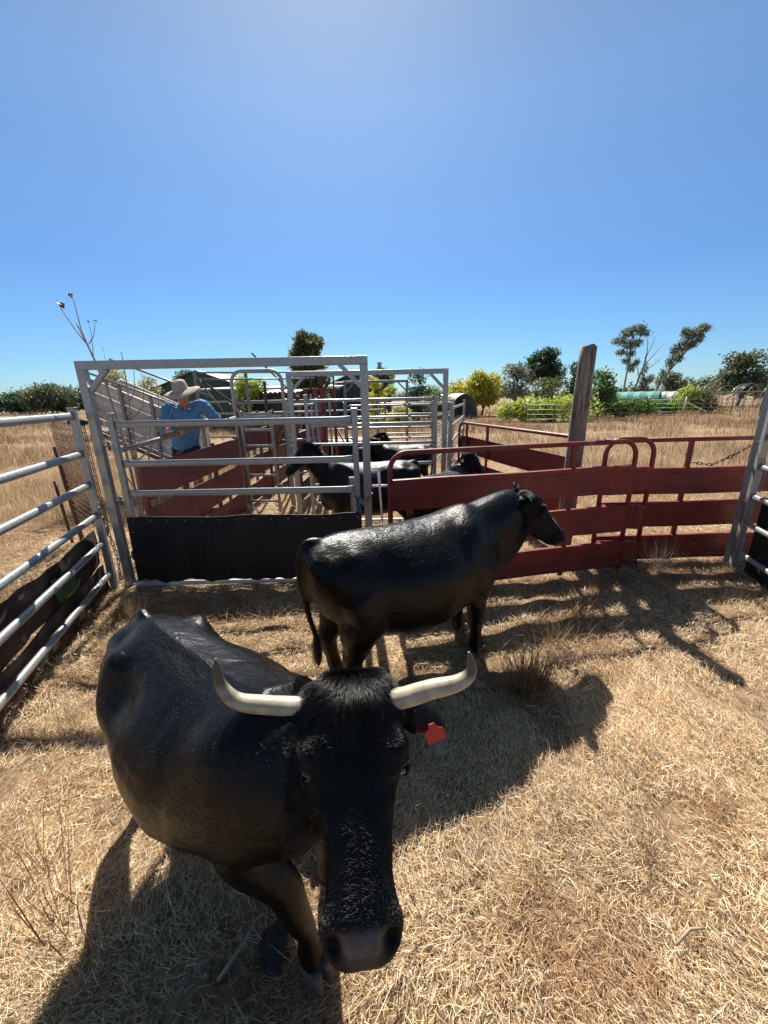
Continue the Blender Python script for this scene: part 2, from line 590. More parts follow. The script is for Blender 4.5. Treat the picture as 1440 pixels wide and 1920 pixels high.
def paddock():
    L = []
    for (n, y0, y1, h0, h1, w, thr, kind, sd) in ((60000, 6, 14, .10, .34, .006, .30, 'straw', 31), (60000, 9, 24, .15, .45, .012, .34, 'brown', 32),
                                                 (60000, 20, 48, .2, .55, .022, .25, 'brown', 33), (26000, 40, 85, .25, .6, .05, .2, 'straw', 34)):
        y = rng.uniform(y0 ** .5, y1 ** .5, n) ** 2
        x = rng.uniform(-1.15, 1.15, n) * y
        k = vnoise(x + 200, y + 200, 5.0 / (y0 + 4), sd) * .6 + .4 * vnoise(x + 200, y + 200, 22.0 / (y0 + 6), sd + 9)
        keep = (rng.random(n) < np.clip((k - thr) * 3, .03, 1)) & ~((x > -3.2) & (x < 3.5) & (y < 11.5))
        x, y, k = x[keep], y[keep], k[keep]
        m = len(x)
        L.append((x, y, hgt(x, y), rng.uniform(0, 6.28, m), rng.uniform(.95, 1.5, m), rng.uniform(h0, h1, m) * (.45 + k), np.full(m, w) * rng.uniform(.6, 1.3, m), rng.normal(0, .2, m), straw_cols(m, kind)))
    # tall brown tussock country left of the yard
    x, y, k = scatter(60000, -9, -3.1, 1.5, 14, 1.4, 41, .42)
    keep = x < -2.6 - .12 * (y - 3)
    x, y, k = x[keep], y[keep], k[keep]
    m = len(x)
    L.append((x, y, hgt(x, y), rng.uniform(0, 6.28, m), rng.uniform(.9, 1.5, m), rng.uniform(.08, .38, m) * (.3 + k), rng.uniform(.002, .005, m), rng.normal(0, .22, m), straw_cols(m, 'brown') * 1.25))
    a = [np.concatenate([q[i] for q in L]) for i in range(9)]
    link_blades('paddock_grass', 'tall dry brown grass across the open paddock', *blades(*a))
paddock()

def tuft(px, py, n, h, spread, kind, label, lean=0.0, name='grass_tuft', wd=.0022, group='dry grass tufts in the yard', heads=False, minel=1.0):
    a = rng.uniform(0, 6.28, n)
    r = np.abs(rng.normal(0, spread * .35, n))
    x = px + r * np.cos(a); y = py + r * np.sin(a)
    V = [blades(x, y, hgt(x, y), a + rng.normal(0, .5, n), rng.uniform(minel, 1.5, n), rng.uniform(.35, 1, n) * h, rng.uniform(.6, 1.2, n) * wd, rng.normal(lean, .18, n), straw_cols(n, kind))]
    me = fast_mesh(name, V[0][0] - np.array([px, py, 0]), V[0][1], V[0][2], V[0][3], mat=STRAW)
    o = bpy.data.objects.new(name, me)
    COL.objects.link(o)
    o.location = (px, py, 0)
    tag(o, label, 'grass tuft', group)
    return o
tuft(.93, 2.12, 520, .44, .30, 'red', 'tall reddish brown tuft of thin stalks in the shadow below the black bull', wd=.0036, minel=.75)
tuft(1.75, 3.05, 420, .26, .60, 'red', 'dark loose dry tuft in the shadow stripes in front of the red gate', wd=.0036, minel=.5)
tuft(3.0, 3.85, 260, .50, .26, 'straw', 'pale tuft with long stalks leaning on the bottom red board beside the grey post')
tuft(3.35, 3.3, 220, .14, .4, 'straw', 'low pale tuft near the foot of the silver side panel on the right')
tuft(-2.35, 3.15, 360, .36, .26, 'brown', 'brown tuft growing at the foot of the left side panel')
tuft(-2.2, 2.6, 240, .3, .24, 'straw', 'pale weedy tuft caught under the lowest rail of the left panel')
tuft(-1.95, 1.9, 240, .2, .3, 'straw', 'straw coloured tuft beside the rails left of the horned cow')
tuft(-1.22, .93, 46, .60, .26, 'red', 'wispy thin dark stalks in the bottom left corner', wd=.0034, minel=1.05)
tuft(-1.48, 1.15, 30, .5, .25, 'red', 'sparse thin stalks at the left edge above the wispy corner tuft', wd=.0032, minel=1.05)
tuft(1.12, 1.15, 130, .13, .16, 'brown', 'short brown tuft in the sunlit straw right of the cow')
tuft(2.0, 1.35, 120, .12, .14, 'straw', 'short yellowish tuft near the right edge of the yard')
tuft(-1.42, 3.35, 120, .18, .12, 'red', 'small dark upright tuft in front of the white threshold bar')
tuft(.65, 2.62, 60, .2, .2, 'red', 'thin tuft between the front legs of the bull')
tuft(-1.55, 4.6, 140, .3, .4, 'brown', 'brown weeds behind the black sheeted gate')
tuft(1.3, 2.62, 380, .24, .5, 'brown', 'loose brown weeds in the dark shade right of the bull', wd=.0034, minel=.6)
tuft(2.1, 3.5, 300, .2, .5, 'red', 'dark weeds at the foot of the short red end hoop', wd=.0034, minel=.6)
tuft(.35, 6.6, 60, .45, .25, 'straw', 'pale dead weed stalks in front of the far black cow')

def loose(name, pts, r, mat, label, cat):
    m = MB()
    m.tube(pts, r, 6)
    o = part(name, m, mat, loc=pts[0])
    return tag(o, label, cat)
STICK = simple('pale stick', [(.3, (.22, .17, .10)), (.7, (.38, .30, .20))], 40, .8, 0, .2, .002)
loose('stick', [(-.60, .80, .012), (-.55, .875, .02), (-.515, .96, .018)], [.006, .0075, .004], STICK, 'short thick pale stick lying in the shade of the cow', 'stick')
loose('stick', [(-.53, .76, .015), (-.47, .71, .015), (-.44, .68, .012)], [.004, .004, .002], STICK, 'thin pale stick at the bottom edge beside the thick one', 'stick')
loose('stick', [(1.0, .86, .02), (1.08, .90, .025), (1.14, .905, .02)], [.004, .006, .004], STICK, 'yellowish stick at the lower right edge of the straw', 'stick')
loose('stick', [(1.75, 1.92, .02), (1.83, 1.86, .025), (1.9, 1.8, .02)], [.003, .004, .002], STICK, 'whitish curled stick beside the long post shadow', 'stick')

def lump(name, c, r, mat, label, cat, seed=0):
    m = MB()
    m.ball((0, 0, 0), 1, 18, 12)
    rr = random.Random(seed)
    ph = [rr.uniform(0, 6) for _ in range(6)]
    vs = []
    for x, y, z in m.v:
        k = 1 + .14 * math.sin(4 * x + ph[0]) + .12 * math.sin(5 * y + ph[1] + 2 * z) + .07 * math.sin(9 * x - 7 * z + ph[2])
        vs.append((c[0] + x * r[0] * k, c[1] + y * r[1] * k, c[2] + z * r[2] * k))
    m.v = vs
    return tag(part(name, m, mat, loc=c), label, cat)
lump('dung_pat', (-.43, .89, .0), (.055, .075, .03), DUNG, 'dark dung pat in the shade beside the front leg of the horned cow', 'dung', 1)
lump('stone', (1.34, 2.3, .0), (.026, .022, .02), STONE, 'grey stone on the straw right of the reddish tuft', 'stone', 4)
lump('dung_pat', (1.86, 1.98, .0), (.05, .05, .018), DUNG, 'small flat dung pat in the sunlit straw left of the long post shadow', 'dung', 5)
#@@FENCES
# ------------------------------------------------------------------ yard steel
def lerp(a, b, t):
    return tuple(a[i] + (b[i] - a[i]) * t for i in range(len(a)))

def post_mb(x, y, z0, z1, w=.05, d=.05, rz=0.0, cap=True):
    m = MB()
    m.box((x, y, (z0 + z1) / 2), (w, d, z1 - z0), rz)
    if cap:
        m.box((x, y, z1 + .004), (w + .008, d + .008, .012), rz)
    return m

def rail_mb(p, q, w=.036, h=.062, flat=True):
    """oval rail whose last centimetres are pressed flat against the upright"""
    p, q = Vector(p), Vector(q)
    L = (q - p).length
    e = min(.10, L * .2)
    d = (q - p) / L
    if flat:
        path = [p, p + d * .03, p + d * e] + [p + d * (e + (L - 2 * e) * k / 4) for k in (1, 2, 3)] + [q - d * e, q - d * .03, q]
        rs = [w * .22, w * .30, w / 2, w / 2, w / 2, w / 2, w / 2, w * .30, w * .22]
        ys = [h * .62, h * .6, h / 2, h / 2, h / 2, h / 2, h / 2, h * .6, h * .62]
    else:
        path = [p, q]; rs = [w / 2] * 2; ys = [h / 2] * 2
    m = MB()
    m.tube(path, rs, 14, ys)
    return m

def panel(label, p0, p1, top, rails, group=None, mat=None, post=.05, rw=.036, rh=.062, z0=0.0, name='rail_fence', mids=(), cat='cattle panel', tilt=0.0, cap=True):
    mat = mat or GALV
    t = thing(name, label, cat, (p0[0], p0[1], 0), group)
    rz = math.atan2(p1[1] - p0[1], p1[0] - p0[0])
    L = math.hypot(p1[0] - p0[0], p1[1] - p0[1])
    for s in (0, 1):
        c = lerp(p0, p1, s)
        part('post', post_mb(c[0], c[1], z0, top, post, post, rz, cap), mat, t, .004)
    e = (post / 2 - .002) / L
    for z in rails:
        a, b = lerp(p0, p1, e), lerp(p0, p1, 1 - e)
        part('rail', rail_mb((*a, z), (*b, z), rw, rh), mat, t)
    for k in mids:
        c = lerp(p0, p1, k)
        part('brace', post_mb(c[0], c[1], rails[-1], rails[0], post * .5, post * .8, rz, False), mat, t)
    return t

def portal(label, p0, p1, top, group='tall portal frames over the gates', w=.075, bar=True, mat=None):
    """tall frame: two posts, a lintel, two corner braces and a threshold bar"""
    mat = mat or GALV
    t = thing('gate_frame', label, 'gate frame', (p0[0], p0[1], 0), group)
    rz = math.atan2(p1[1] - p0[1], p1[0] - p0[0])
    for c in (p0, p1):
        part('post', post_mb(c[0], c[1], 0, top - w, w, w * .9, rz, False), mat, t, .004)
    d = Vector((p1[0] - p0[0], p1[1] - p0[1], 0)).normalized()
    a = Vector((*p0, top - w / 2)) - d * (w / 2); b = Vector((*p1, top - w / 2)) + d * (w / 2)
    m = MB(); m.bar(a, b, w * .9, w); part('lintel', m, mat, t, .004)
    for c, s in ((p0, 1), (p1, -1)):
        a = Vector((*c, top - w - .19)) + d * (s * w * .45)
        b = Vector((*c, top - w + .004)) + d * (s * (w * .45 + .19))
        m = MB(); m.bar(a, b, w * .55, w * .55); part('corner_brace', m, mat, t)
    if bar:
        m = MB()
        m.bar(Vector((*p0, .03)) + d * w / 2, Vector((*p1, .03)) - d * w / 2, .05, .03)
        part('threshold_bar', m, WHITE if bar == 2 else mat, t, .003)
    return t

RZ6 = [1.79, 1.44, 1.14, .83, .54, .21]
FL = (-2.735, 3.76)
FR = (-.16, 3.80)
portal('tall silver frame with braced top corners around the black sheeted gate', FL, FR, 2.27, bar=2)
# the gate hung in that frame
g = thing('cattle_gate', 'silver rail gate with a black rubber sheet across its lower half', 'gate', (-2.6, 3.80, 0))
for x in (-2.60, -.265):
    part('post', post_mb(x, 3.80, .05, 1.80, .055, .045), GALV, g, .004)
for z in (1.70, 1.32, 1.015, .70, .40, .10):
    part('rail', rail_mb((-2.575, 3.80, z), (-.29, 3.80, z), .036, .066), GALV, g)
m = MB()
nx = 40
top, bot, back = [], [], []
for i in range(nx + 1):
    x = -2.63 + 2.40 * i / nx
    yy = 3.765 + .008 * math.sin(i * .7) + .004 * math.sin(i * 2.1)
    top.append((x, yy, .775 + .008 * math.sin(i * .35)))
    bot.append((x, yy - .03 + .014 * math.sin(i * .9), .075 + .012 * math.sin(i * .8) + .01 * math.sin(i * 2.3)))
mid = [[lerp(top[i], bot[i], k / 6) for i in range(nx + 1)] for k in range(7)]
for fr in (0, 1):
    vs = [(p[0], p[1] - (.009 if fr == 0 else 0), p[2]) for r in mid for p in r]
    fs = []
    for k in range(6):
        for i in range(nx):
            q = (k * (nx + 1) + i, k * (nx + 1) + i + 1, (k + 1) * (nx + 1) + i + 1, (k + 1) * (nx + 1) + i)
            fs.append(q[::-1] if fr == 0 else q)
    m.add(vs, fs, True)
E2 = [(mid[0], 0), (mid[6], 1)]
for r, k in E2:
    vs = [(p[0], p[1] - .009, p[2]) for p in r] + list(r)
    m.add(vs, [(i, i + 1, nx + 2 + i, nx + 1 + i) for i in range(nx)])
sheet = part('rubber_sheet', m, RUBBER, g)
for bx_, bz_ in [(-2.56 + i * .176, .735) for i in range(14)] + [(-2.585, .62 - i * .16) for i in range(4)] + [(-.36, .62 - i * .16) for i in range(4)]:
    m = MB(); m.ball((bx_, 3.747, bz_), (.007, .005, .007), 8, 5)
    part('bolt', m, GALV, sheet)
for z in (.35, .95, 1.5):
    m = MB()
    m.tube([(-2.665, 3.79, z - .045), (-2.665, 3.79, z + .045)], .016, 10)
    m.bar((-2.70, 3.785, z), (-2.61, 3.795, z), .03, .012)
    part('hinge', m, GALVD, g)

def chain(name, label, pts, r=.011, mat=None, cat='chain'):
    """a real chain: alternating small links along a polyline"""
    m = MB()
    P = [Vector(p) for p in pts]
    seg = []
    for a, b in zip(P, P[1:]):
        k = max(1, int((b - a).length / (r * 3.0)))
        seg += [(a.lerp(b, i / k), a.lerp(b, (i + 1) / k)) for i in range(k)]
    for i, (a, b) in enumerate(seg):
        d = (b - a).normalized()
        u = Vector((0, 0, 1)) if abs(d.z) < .9 else Vector((0, 1, 0))
        s = d.cross(u).normalized()
        u = s.cross(d).normalized()
        if i % 2: s = u
        c = (a + b) / 2
        L = (b - a).length * .68
        ring = [c + d * (math.cos(t) * L) + s * (math.sin(t) * r * .8) for t in [2 * PI * j / 8 for j in range(9)]]
        m.tube(ring, r * .27, 5)
    o = part(name, m, mat or GALVD, loc=pts[0])
    return tag(o, label, cat)
chain('chain', 'short chain latching the right upright of the black sheeted gate', [(-.235, 3.74, .93), (-.20, 3.72, .87), (-.16, 3.745, .92), (-.12, 3.77, .97)], .018)
m = MB()
m.tube([(-.3, 3.77, .96), (-.26, 3.745, .90), (-.235, 3.77, .83), (-.28, 3.78, .78), (-.25, 3.75, .70)], .008, 6)
m.tube([(-.24, 3.77, .95), (-.28, 3.755, .86), (-.24, 3.76, .76)], .007, 6)
tag(part('twine', m, TWINE, loc=(-.26, 3.77, .9)), 'dark blue twine knotted round the right end of the gate', 'twine')
chain('chain', 'rusty chain hanging between the left frame post and the side panel post', [(-2.84, 3.70, .95), (-2.80, 3.705, .6), (-2.775, 3.71, .35), (-2.79, 3.70, .12)], .016)

# left side: two-tier run of galvanised rails towards the camera
pL = (-2.87, 3.70)
dL = (-.30, .954)
def offL(t): return (pL[0] - dL[0] * t, pL[1] - dL[1] * t)
panel('long silver rail panel running along the left edge up to the gate frame', pL, offL(3.0), 1.86, RZ6, 'side panels of the yard', post=.06, rw=.05, rh=.062)
# conveyor belting tied outside that panel
def belt(label, t0, t1, z0, z1, off, mat, seed, parent=None):
    n = 24
    rr = random.Random(seed)
    m = MB()
    rows = []
    nrm = (dL[1], -dL[0])
    for k in range(5):
        row = []
        for i in range(n + 1):
            t = t0 + (t1 - t0) * i / n
            p = offL(t)
            o = off + .012 * math.sin(i * .6 + k + seed) + .006 * math.sin(2.3 * i + seed)
            z = z0 + (z1 - z0) * k / 4 + (.012 * math.sin(i * .5 + seed) + .006 * math.sin(i * 1.9)) 
            row.append((p[0] - nrm[0] * o, p[1] - nrm[1] * o, z))
        rows.append(row)
    for th in (0, .009):
        vs = [(p[0] - nrm[0] * th, p[1] - nrm[1] * th, p[2]) for r in rows for p in r]
        fs = [(k * (n + 1) + i, k * (n + 1) + i + 1, (k + 1) * (n + 1) + i + 1, (k + 1) * (n + 1) + i) for k in range(4) for i in range(n)]
        m.add(vs, fs if th == 0 else [f[::-1] for f in fs], True)
    r = rows[-1]
    m.add([(p[0], p[1], p[2]) for p in r] + [(p[0] - nrm[0] * .009, p[1] - nrm[1] * .009, p[2]) for p in r], [(i, i + 1, n + 2 + i, n + 1 + i) for i in range(n)])
    return part('rubber_belt', m, mat, loc=(*offL(t0), z0)) if parent is None else part('rubber_belt', m, mat, parent)
BELTG = simple('green stained belting', [(.3, (.02, .05, .012)), (.6, (.05, .12, .02)), (.8, (.07, .16, .03))], 5, .75, 0, .3, .003)
tag(belt('', -.02, 2.9, .30, .66, .07, BELT, 2), 'upper brown strip of old belting tied behind the left side panel', 'belting', 'old belting along the left panel')
tag(belt('', .0, 2.9, -.02, .31, .055, BELT, 5), 'lower brown strip of old belting behind the bottom rail of the left panel', 'belting', 'old belting along the left panel')
tag(belt('', .66, .98, .37, .56, .036, BELTG, 3), 'green stained patch of belting on the upper brown strip at the left', 'belting')

# stand-alone mesh panel beyond the left fence
t = thing('mesh_panel', 'rusty wire mesh panel standing behind the left side panel', 'mesh panel', (-3.7, 4.63, 0))
a, b = Vector((-4.40, 5.25, 0)), Vector((-3.03, 4.02, 0))
d = (b - a).normalized(); LL = (b - a).length
m = MB()
for k in range(25):
    p = a + d * (LL * k / 24)
    m.tube([p + Vector((0, 0, .45)), p + Vector((0, 0, 1.70))], .0045, 5)
for k in range(17):
    z = .47 + k * .076
    m.tube([a + Vector((0, 0, z + .01 * math.sin(k))), b + Vector((0, 0, z))], .0045, 5)
part('wire_mesh', m, RUST, t)
m = MB(); m.tube([a + Vector((.02, .0, 0)), a + Vector((-.02, 0, 1.35))], .028, 8); part('post', m, RUST, t)
m = MB(); m.tube([a + Vector((-.06, -.08, 0)), a + Vector((-.08, -.08, .9))], .02, 8); part('stake', m, RUST, t)
m = MB(); m.ball((-3.10, 4.05, 1.72), (.12, .06, .035), 14, 8)
tag(part('rubber_flap', m, RUBBER, loc=(-3.10, 4.05, 1.72)), 'black rubber lump hanging at the top of the rusty wire mesh', 'rubber flap')

# right side: tall frame post with rails coming towards the camera
pR, qR = (3.86, 3.90), (3.36, 2.3)
portal('tall silver portal frame standing at the right edge of the yard', (3.93, 4.02), (5.3, 4.4), 2.27, w=.09)
panel('silver rail panel coming towards the camera along the right edge', pR, (qR[0], qR[1]), 1.86, RZ6, 'side panels of the yard', post=.06, rw=.05, rh=.055)
m = MB()
dR = Vector((qR[0] - pR[0], qR[1] - pR[1], 0)).normalized()
o = Vector((dR.y, -dR.x, 0)) * (-.07)
o = Vector((.07, -.02, 0))
a = Vector((*pR, 0)) + o + dR * .08; b = Vector((*qR, 0)) + o - dR * .05
m.bar(a + Vector((0, 0, .42)), b + Vector((0, 0, .42)), .009, .84)
tag(part('rubber_sheet', m, RUBBER, loc=tuple(a)), 'black rubber sheet fixed behind the lower rails of the right hand panel', 'rubber sheet')
chain('chain', 'rusty chain strung from the red fence top to the grey post on the right', [(3.30, 4.06, 1.17), (3.5, 4.05, 1.14), (3.7, 4.04, 1.24), (3.88, 3.97, 1.40)], .016, RUST)
chain('chain', 'chain hanging down the grey post at the right end of the red fence', [(3.84, 3.84, 1.22), (3.86, 3.82, 1.05), (3.87, 3.83, .90)], .018)

# ------------------------------------------------------------------ red steel panels
def arc_top(p0, p1, top, r=.16, z0=0.0, left=True, right=True):
    d = Vector((p1[0] - p0[0], p1[1] - p0[1], 0)).normalized()
    a, b = Vector((*p0, 0)), Vector((*p1, 0))
    P = []
    if left:
        P += [a + Vector((0, 0, z0)), a + Vector((0, 0, top - r))]
        P += [a + d * (r * (1 - math.cos(t))) + Vector((0, 0, top - r + r * math.sin(t))) for t in [PI / 2 * k / 6 for k in range(1, 7)]]
    else:
        P += [a + Vector((0, 0, top))]
    if right:
        P += [b - d * (r * (1 - math.sin(t))) + Vector((0, 0, top - r + r * math.cos(t))) for t in [PI / 2 * k / 6 for k in range(0, 7)]]
        P += [b + Vector((0, 0, z0))]
    else:
        P += [b + Vector((0, 0, top))]
    return P

def red_panel(label, p0, p1, top=1.42, boards=((.88, 1.18), (.45, .75), (.04, .34)), posts=(.33, .66), mat=None, left=True, right=True, r=.024, name='red_fence', rad=.16, side=-1, topz=None):
    mat = mat or RED
    t = thing(name, label, 'steel fence panel', (p0[0], p0[1], 0), 'red steel board panels')
    P = arc_top(p0, p1, top, rad, 0, left, right)
    m = MB(); m.tube(P, r, 12); part('frame', m, mat, t)
    d = Vector((p1[0] - p0[0], p1[1] - p0[1], 0)); L = d.length; d.normalize()
    nrm = Vector((-d.y, d.x, 0)) * side
    a, b = Vector((*p0, 0)), Vector((*p1, 0))
    for k in posts:
        c = a + d * (L * k)
        m = MB(); m.bar(c, c + Vector((0, 0, top - r * .6)), .05, .025, tuple(nrm)); part('post', m, mat, t)
    o = nrm * (r + .006)
    for zi, (z0, z1) in enumerate(boards):
        # pressed sheet: folded lips at top and bottom, shallow ribs
        prof = [(.022, z0), (0, z0 + .004), (0, z0 + .05), (.007, z0 + .06), (.007, z1 - .06), (0, z1 - .05), (0, z1 - .004), (.026, z1)]
        m = MB()
        n = 14
        rr = random.Random(zi + int(p0[0] * 10))
        vs = []
        e0, e1 = .01, L - .01
        for th in (0, .004):
            for i in range(n + 1):
                s = e0 + (e1 - e0) * i / n
                w_ = .006 * math.sin(i * .8 + zi) + .003 * math.sin(i * 2.1 + 3 * zi)
                for (u, z) in prof:
                    vs.append(a + d * s + o - nrm * (u + th - w_ * (z - z0) / (z1 - z0)) + Vector((0, 0, z + .004 * math.sin(i * .7 + zi))))
        K = len(prof); fs = []
        N1 = (n + 1) * K
        for i in range(n):
            for k in range(K - 1):
                q = (i * K + k, (i + 1) * K + k, (i + 1) * K + k + 1, i * K + k + 1)
                fs.append(q); fs.append(tuple(x + N1 for x in q[::-1]))
            for k in (0, K - 1):
                fs.append((i * K + k, (i + 1) * K + k, (i + 1) * K + k + N1, i * K + k + N1))
        for i in (0, n):
            for k in range(K - 1):
                fs.append((i * K + k, i * K + k + 1, i * K + k + 1 + N1, i * K + k + N1))
        m.add(vs, fs)
        part('board', m, mat, t)
    return t
red_panel('long dark red gate with rounded top corners behind the bull', (.06, 3.44), (2.62, 3.97), 1.42, posts=(.72,))
red_panel('short red end hoop overlapping the right end of the long red gate', (2.36, 4.06), (2.86, 4.05), 1.43, boards=((.88, 1.14), (.44, .72), (.02, .3)), posts=())
red_panel('red board fence right of the rounded gate end, reaching to the grey post', (2.40, 4.17), (4.6, 4.20), 1.40, boards=((.80, 1.10), (.42, .72), (.02, .32)), posts=(.43,), left=False, right=False)
red_panel('far red panel with rounded corners closing the back of the pen', (1.47, 7.45), (2.22, 4.36), 1.42, posts=(.10, .34), side=1)
chain('chain', 'thin chain dangling at the end of the long red gate', [(2.70, 3.94, .78), (2.69, 3.94, .62), (2.70, 3.94, .5)], .013, RUST)

# weathered post
m = MB()
n = 28
rings = []
for k in range(15):
    z = -.05 + 2.42 * k / 14
    cx, cy = 2.15 + .02 * z / 2.4, 4.32
    rg = []
    for j in range(n):
        a = 2 * PI * j / n
        crack = -.016 * max(0, math.cos(3 * a + .8 + .15 * math.sin(z * 2))) ** 14 - .012 * max(0, math.cos(5 * a + 2 + .1 * z)) ** 18
        r = .092 - .010 * z / 2.4 + .006 * math.sin(2 * a + 1) + .004 * math.sin(5 * a + z) + crack + .002 * math.sin(13 * a + 3 * z)
        rg.append((cx + r * math.cos(a), cy + r * math.sin(a), z + (.012 * math.sin(3 * a) if k == 14 else 0)))
    rings.append(rg)
m.loft(rings)
tag(part('wooden_post', m, WOOD, loc=(2.15, 4.32, 0)), 'thick weathered grey timber post rising above the red fence', 'post')

# ------------------------------------------------------------------ second frame and the far pens
portal('second portal frame, standing behind the black cattle', (-1.33, 5.86), (.93, 5.86), 2.28, w=.07)
g2 = panel('silver gate of widely spaced rails in the second portal frame', (-1.12, 5.9), (.80, 5.92), 1.95, [1.87, 1.52, 1.23, .92, .6, .3], None, post=.05, name='cattle_gate', cat='gate', rh=.045, rw=.03)
panel('far silver panel beyond the second gate, seen between its rails', (-.9, 9.6), (1.2, 9.4), 1.8, [1.72, 1.45, 1.2, .95, .7, .4], 'far silver panels', post=.05, rh=.045)
panel('silver panel angling back to the right of the far black cow', (1.25, 9.3), (2.1, 12.0), 1.8, [1.72, 1.45, 1.2, .95, .7, .4], 'far silver panels', post=.05, rh=.045)
panel('short silver panel right of the second frame, angling away', (1.05, 6.0), (1.9, 9.2), 1.8, [1.72, 1.45, 1.2, .95, .7, .4], 'far silver panels', post=.05, rh=.045)
panel('silver panel to the right of the second portal frame in front of the shed', (-.1, 12.4), (2.2, 12.2), 1.8, [1.72, 1.4, 1.1, .8, .5], 'far silver panels', post=.05, rh=.045)
portal('third small portal frame far beyond the second one', (-.9, 9.9), (.62, 9.8), 2.3, w=.06, bar=False, mat=GALVD)
red_panel('small faded red panel standing beyond the second frame', (1.02, 6.5), (1.35, 8.6), 1.75, boards=((1.3, 1.5), (.8, 1.05), (.4, .6)), posts=(), mat=REDL)
m = MB(); m.ball((1.03, 6.02, 1.58), (.035, .035, .05), 12, 8); m.tube([(1.03, 6.02, 0), (1.03, 6.02, 1.55)], .022, 8)
tag(part('pipe_post', m, GALVD, loc=(1.03, 6.02, 0)), 'round steel stay with a ball cap beside the second frame', 'post')

# race (the narrow run the man stands beside)
RX = -2.50
def race_side(label, x0, y0, x1, y1, boards, top, mat, posts, group='red boards of the race'):
    t = thing('race_fence', label, 'race fence', (x0, y0, 0), group)
    a, b = Vector((x0, y0, 0)), Vector((x1, y1, 0))
    d = (b - a).normalized(); L = (b - a).length
    nrm = Vector((d.y, -d.x, 0))
    for z0, z1 in boards:
        m = MB()
        m.bar(a + Vector((0, 0, (z0 + z1) / 2)), b + Vector((0, 0, (z0 + z1) / 2)), .010, z1 - z0)
        m.bar(a + Vector((0, 0, z1)) - nrm * .012, b + Vector((0, 0, z1)) - nrm * .012, .034, .012)
        m.bar(a + Vector((0, 0, z0)) - nrm * .012, b + Vector((0, 0, z0)) - nrm * .012, .034, .012)
        part('board', m, mat, t)
    for k in posts:
        c = a + d * (L * k) - nrm * .045
        m = MB(); m.bar(c, c + Vector((0, 0, top)), .05, .05, tuple(nrm)); part('post', m, mat, t)
    return t
race_side('near run of wide faded red boards in front of the man', RX, 3.95, RX, 6.75, ((.90, 1.26), (.42, .80), (.02, .32)), 1.30, REDL, (.02, .33, .66, .99))
race_side('farther run of faded red boards beyond the rounded hoop', RX + .02, 6.95, RX + .15, 10.2, ((1.0, 1.36), (.50, .86), (.05, .36)), 1.7, REDL, (.02, .3, .6, .99))
race_side('inner red boards of the race beside the dark red crush', -1.55, 7.3, -1.45, 9.6, ((1.0, 1.3), (.50, .80), (.05, .36)), 1.6, REDL, (.02, .5, .99))
m = MB(); m.tube([(RX - .03, 3.75, 1.46), (RX - .03, 5.0, 1.53), (RX - .02, 6.8, 1.62)], .024, 10)
tag(part('top_pipe', m, GALVD, loc=(RX - .03, 3.75, 1.46)), 'pale steel pipe running above the near red boards', 'pipe')
m = MB(); m.tube([(RX - .03, 4.45, 1.515), (RX - .02, 5.35, 1.60), (RX, 6.1, 1.665)], [.028, .034, .024], 10)
POLE = simple('brown worn pole', [(.3, (.13, .07, .045)), (.7, (.26, .16, .11))], 20, .6, 0, .1, .002)
tag(part('pole', m, POLE, loc=(RX - .03, 4.45, 1.515)), 'brown pole the man is holding along the top pipe', 'pole')
m = MB(); m.bar((-3.05, 5.0, .43), (-3.05, 7.4, .43), .55, .04)
for y in (5.1, 6.2, 7.2):
    m.bar((-3.35, y, .0), (-3.35, y, .41), .05, .05); m.bar((-2.95, y, .0), (-2.95, y, .41), .05, .05)
tag(part('catwalk', m, WOOD, loc=(-3.05, 5.0, 0)), 'raised walkway beside the race on which the man stands', 'walkway')

# hoop gate across the race
t = thing('race_hoop', 'tall silver hoop with rounded top corners over the race', 'hoop frame', (-2.58, 7.05, 0))
P = arc_top((-2.60, 7.05), (-1.70, 6.95), 2.38, .2)
m = MB(); m.tube(P, .03, 12); part('frame', m, GALV, t)
m = MB(); m.bar((-2.55, 7.04, 1.62), (-1.75, 6.97, 1.62), .03, .04); part('crossbar', m, GALV, t)
panel('narrow ladder like silver gate standing inside the hoop', (-2.33, 6.55), (-1.82, 6.5), 1.72, [1.68, 1.42, 1.16, .9, .66, .42, .2], None, post=.04, rw=.03, rh=.04, name='race_gate', cat='gate')
panel('second narrow silver gate just behind the hoop', (-1.66, 6.9), (-1.2, 7.3), 1.9, [1.8, 1.5, 1.2, .9, .6, .3], None, post=.045, rw=.03, rh=.04, name='race_gate', cat='gate')
# sliding-gate frames beyond the hoop with red levers
t = thing('slide_gate_frame', 'silver slide gate frame with two thin top pipes left of the hoop', 'gate frame', (-3.3, 7.6, 0))
for x, y in ((-3.42, 7.5), (-2.62, 7.9)):
    part('post', post_mb(x, y, 0, 2.42, .05, .05, 0, False), GALVD, t)
for z in (2.40, 2.28):
    m = MB(); m.tube([(-3.42, 7.5, z), (-1.3, 7.9, z - .0)], .016, 8); part('top_pipe', m, GALVD, t)
m = MB(); m.bar((-3.36, 7.46, 2.3), (-2.45, 7.7, 1.55), .04, .04)
tag(part('lever', m, RUST, loc=(-3.36, 7.46, 2.3)), 'rusty diagonal bar leaning from the slide gate frame', 'lever')
m = MB(); m.tube([(-3.34, 7.42, 2.3), (-2.85, 7.5, 1.5)], .012, 6)
tag(part('rod', m, GALVD, loc=(-3.34, 7.42, 2.3)), 'thin steel rod under the rusty diagonal bar', 'rod')
m = MB(); m.bar((-2.52, 8.1, 2.78), (-1.75, 8.2, 1.95), .045, .03); m.ball((-1.72, 8.2, 1.92), .05, 10, 6)
tag(part('lever', m, RUST, loc=(-2.52, 8.1, 2.78)), 'long dark lever rising diagonally above the portal lintel', 'lever')
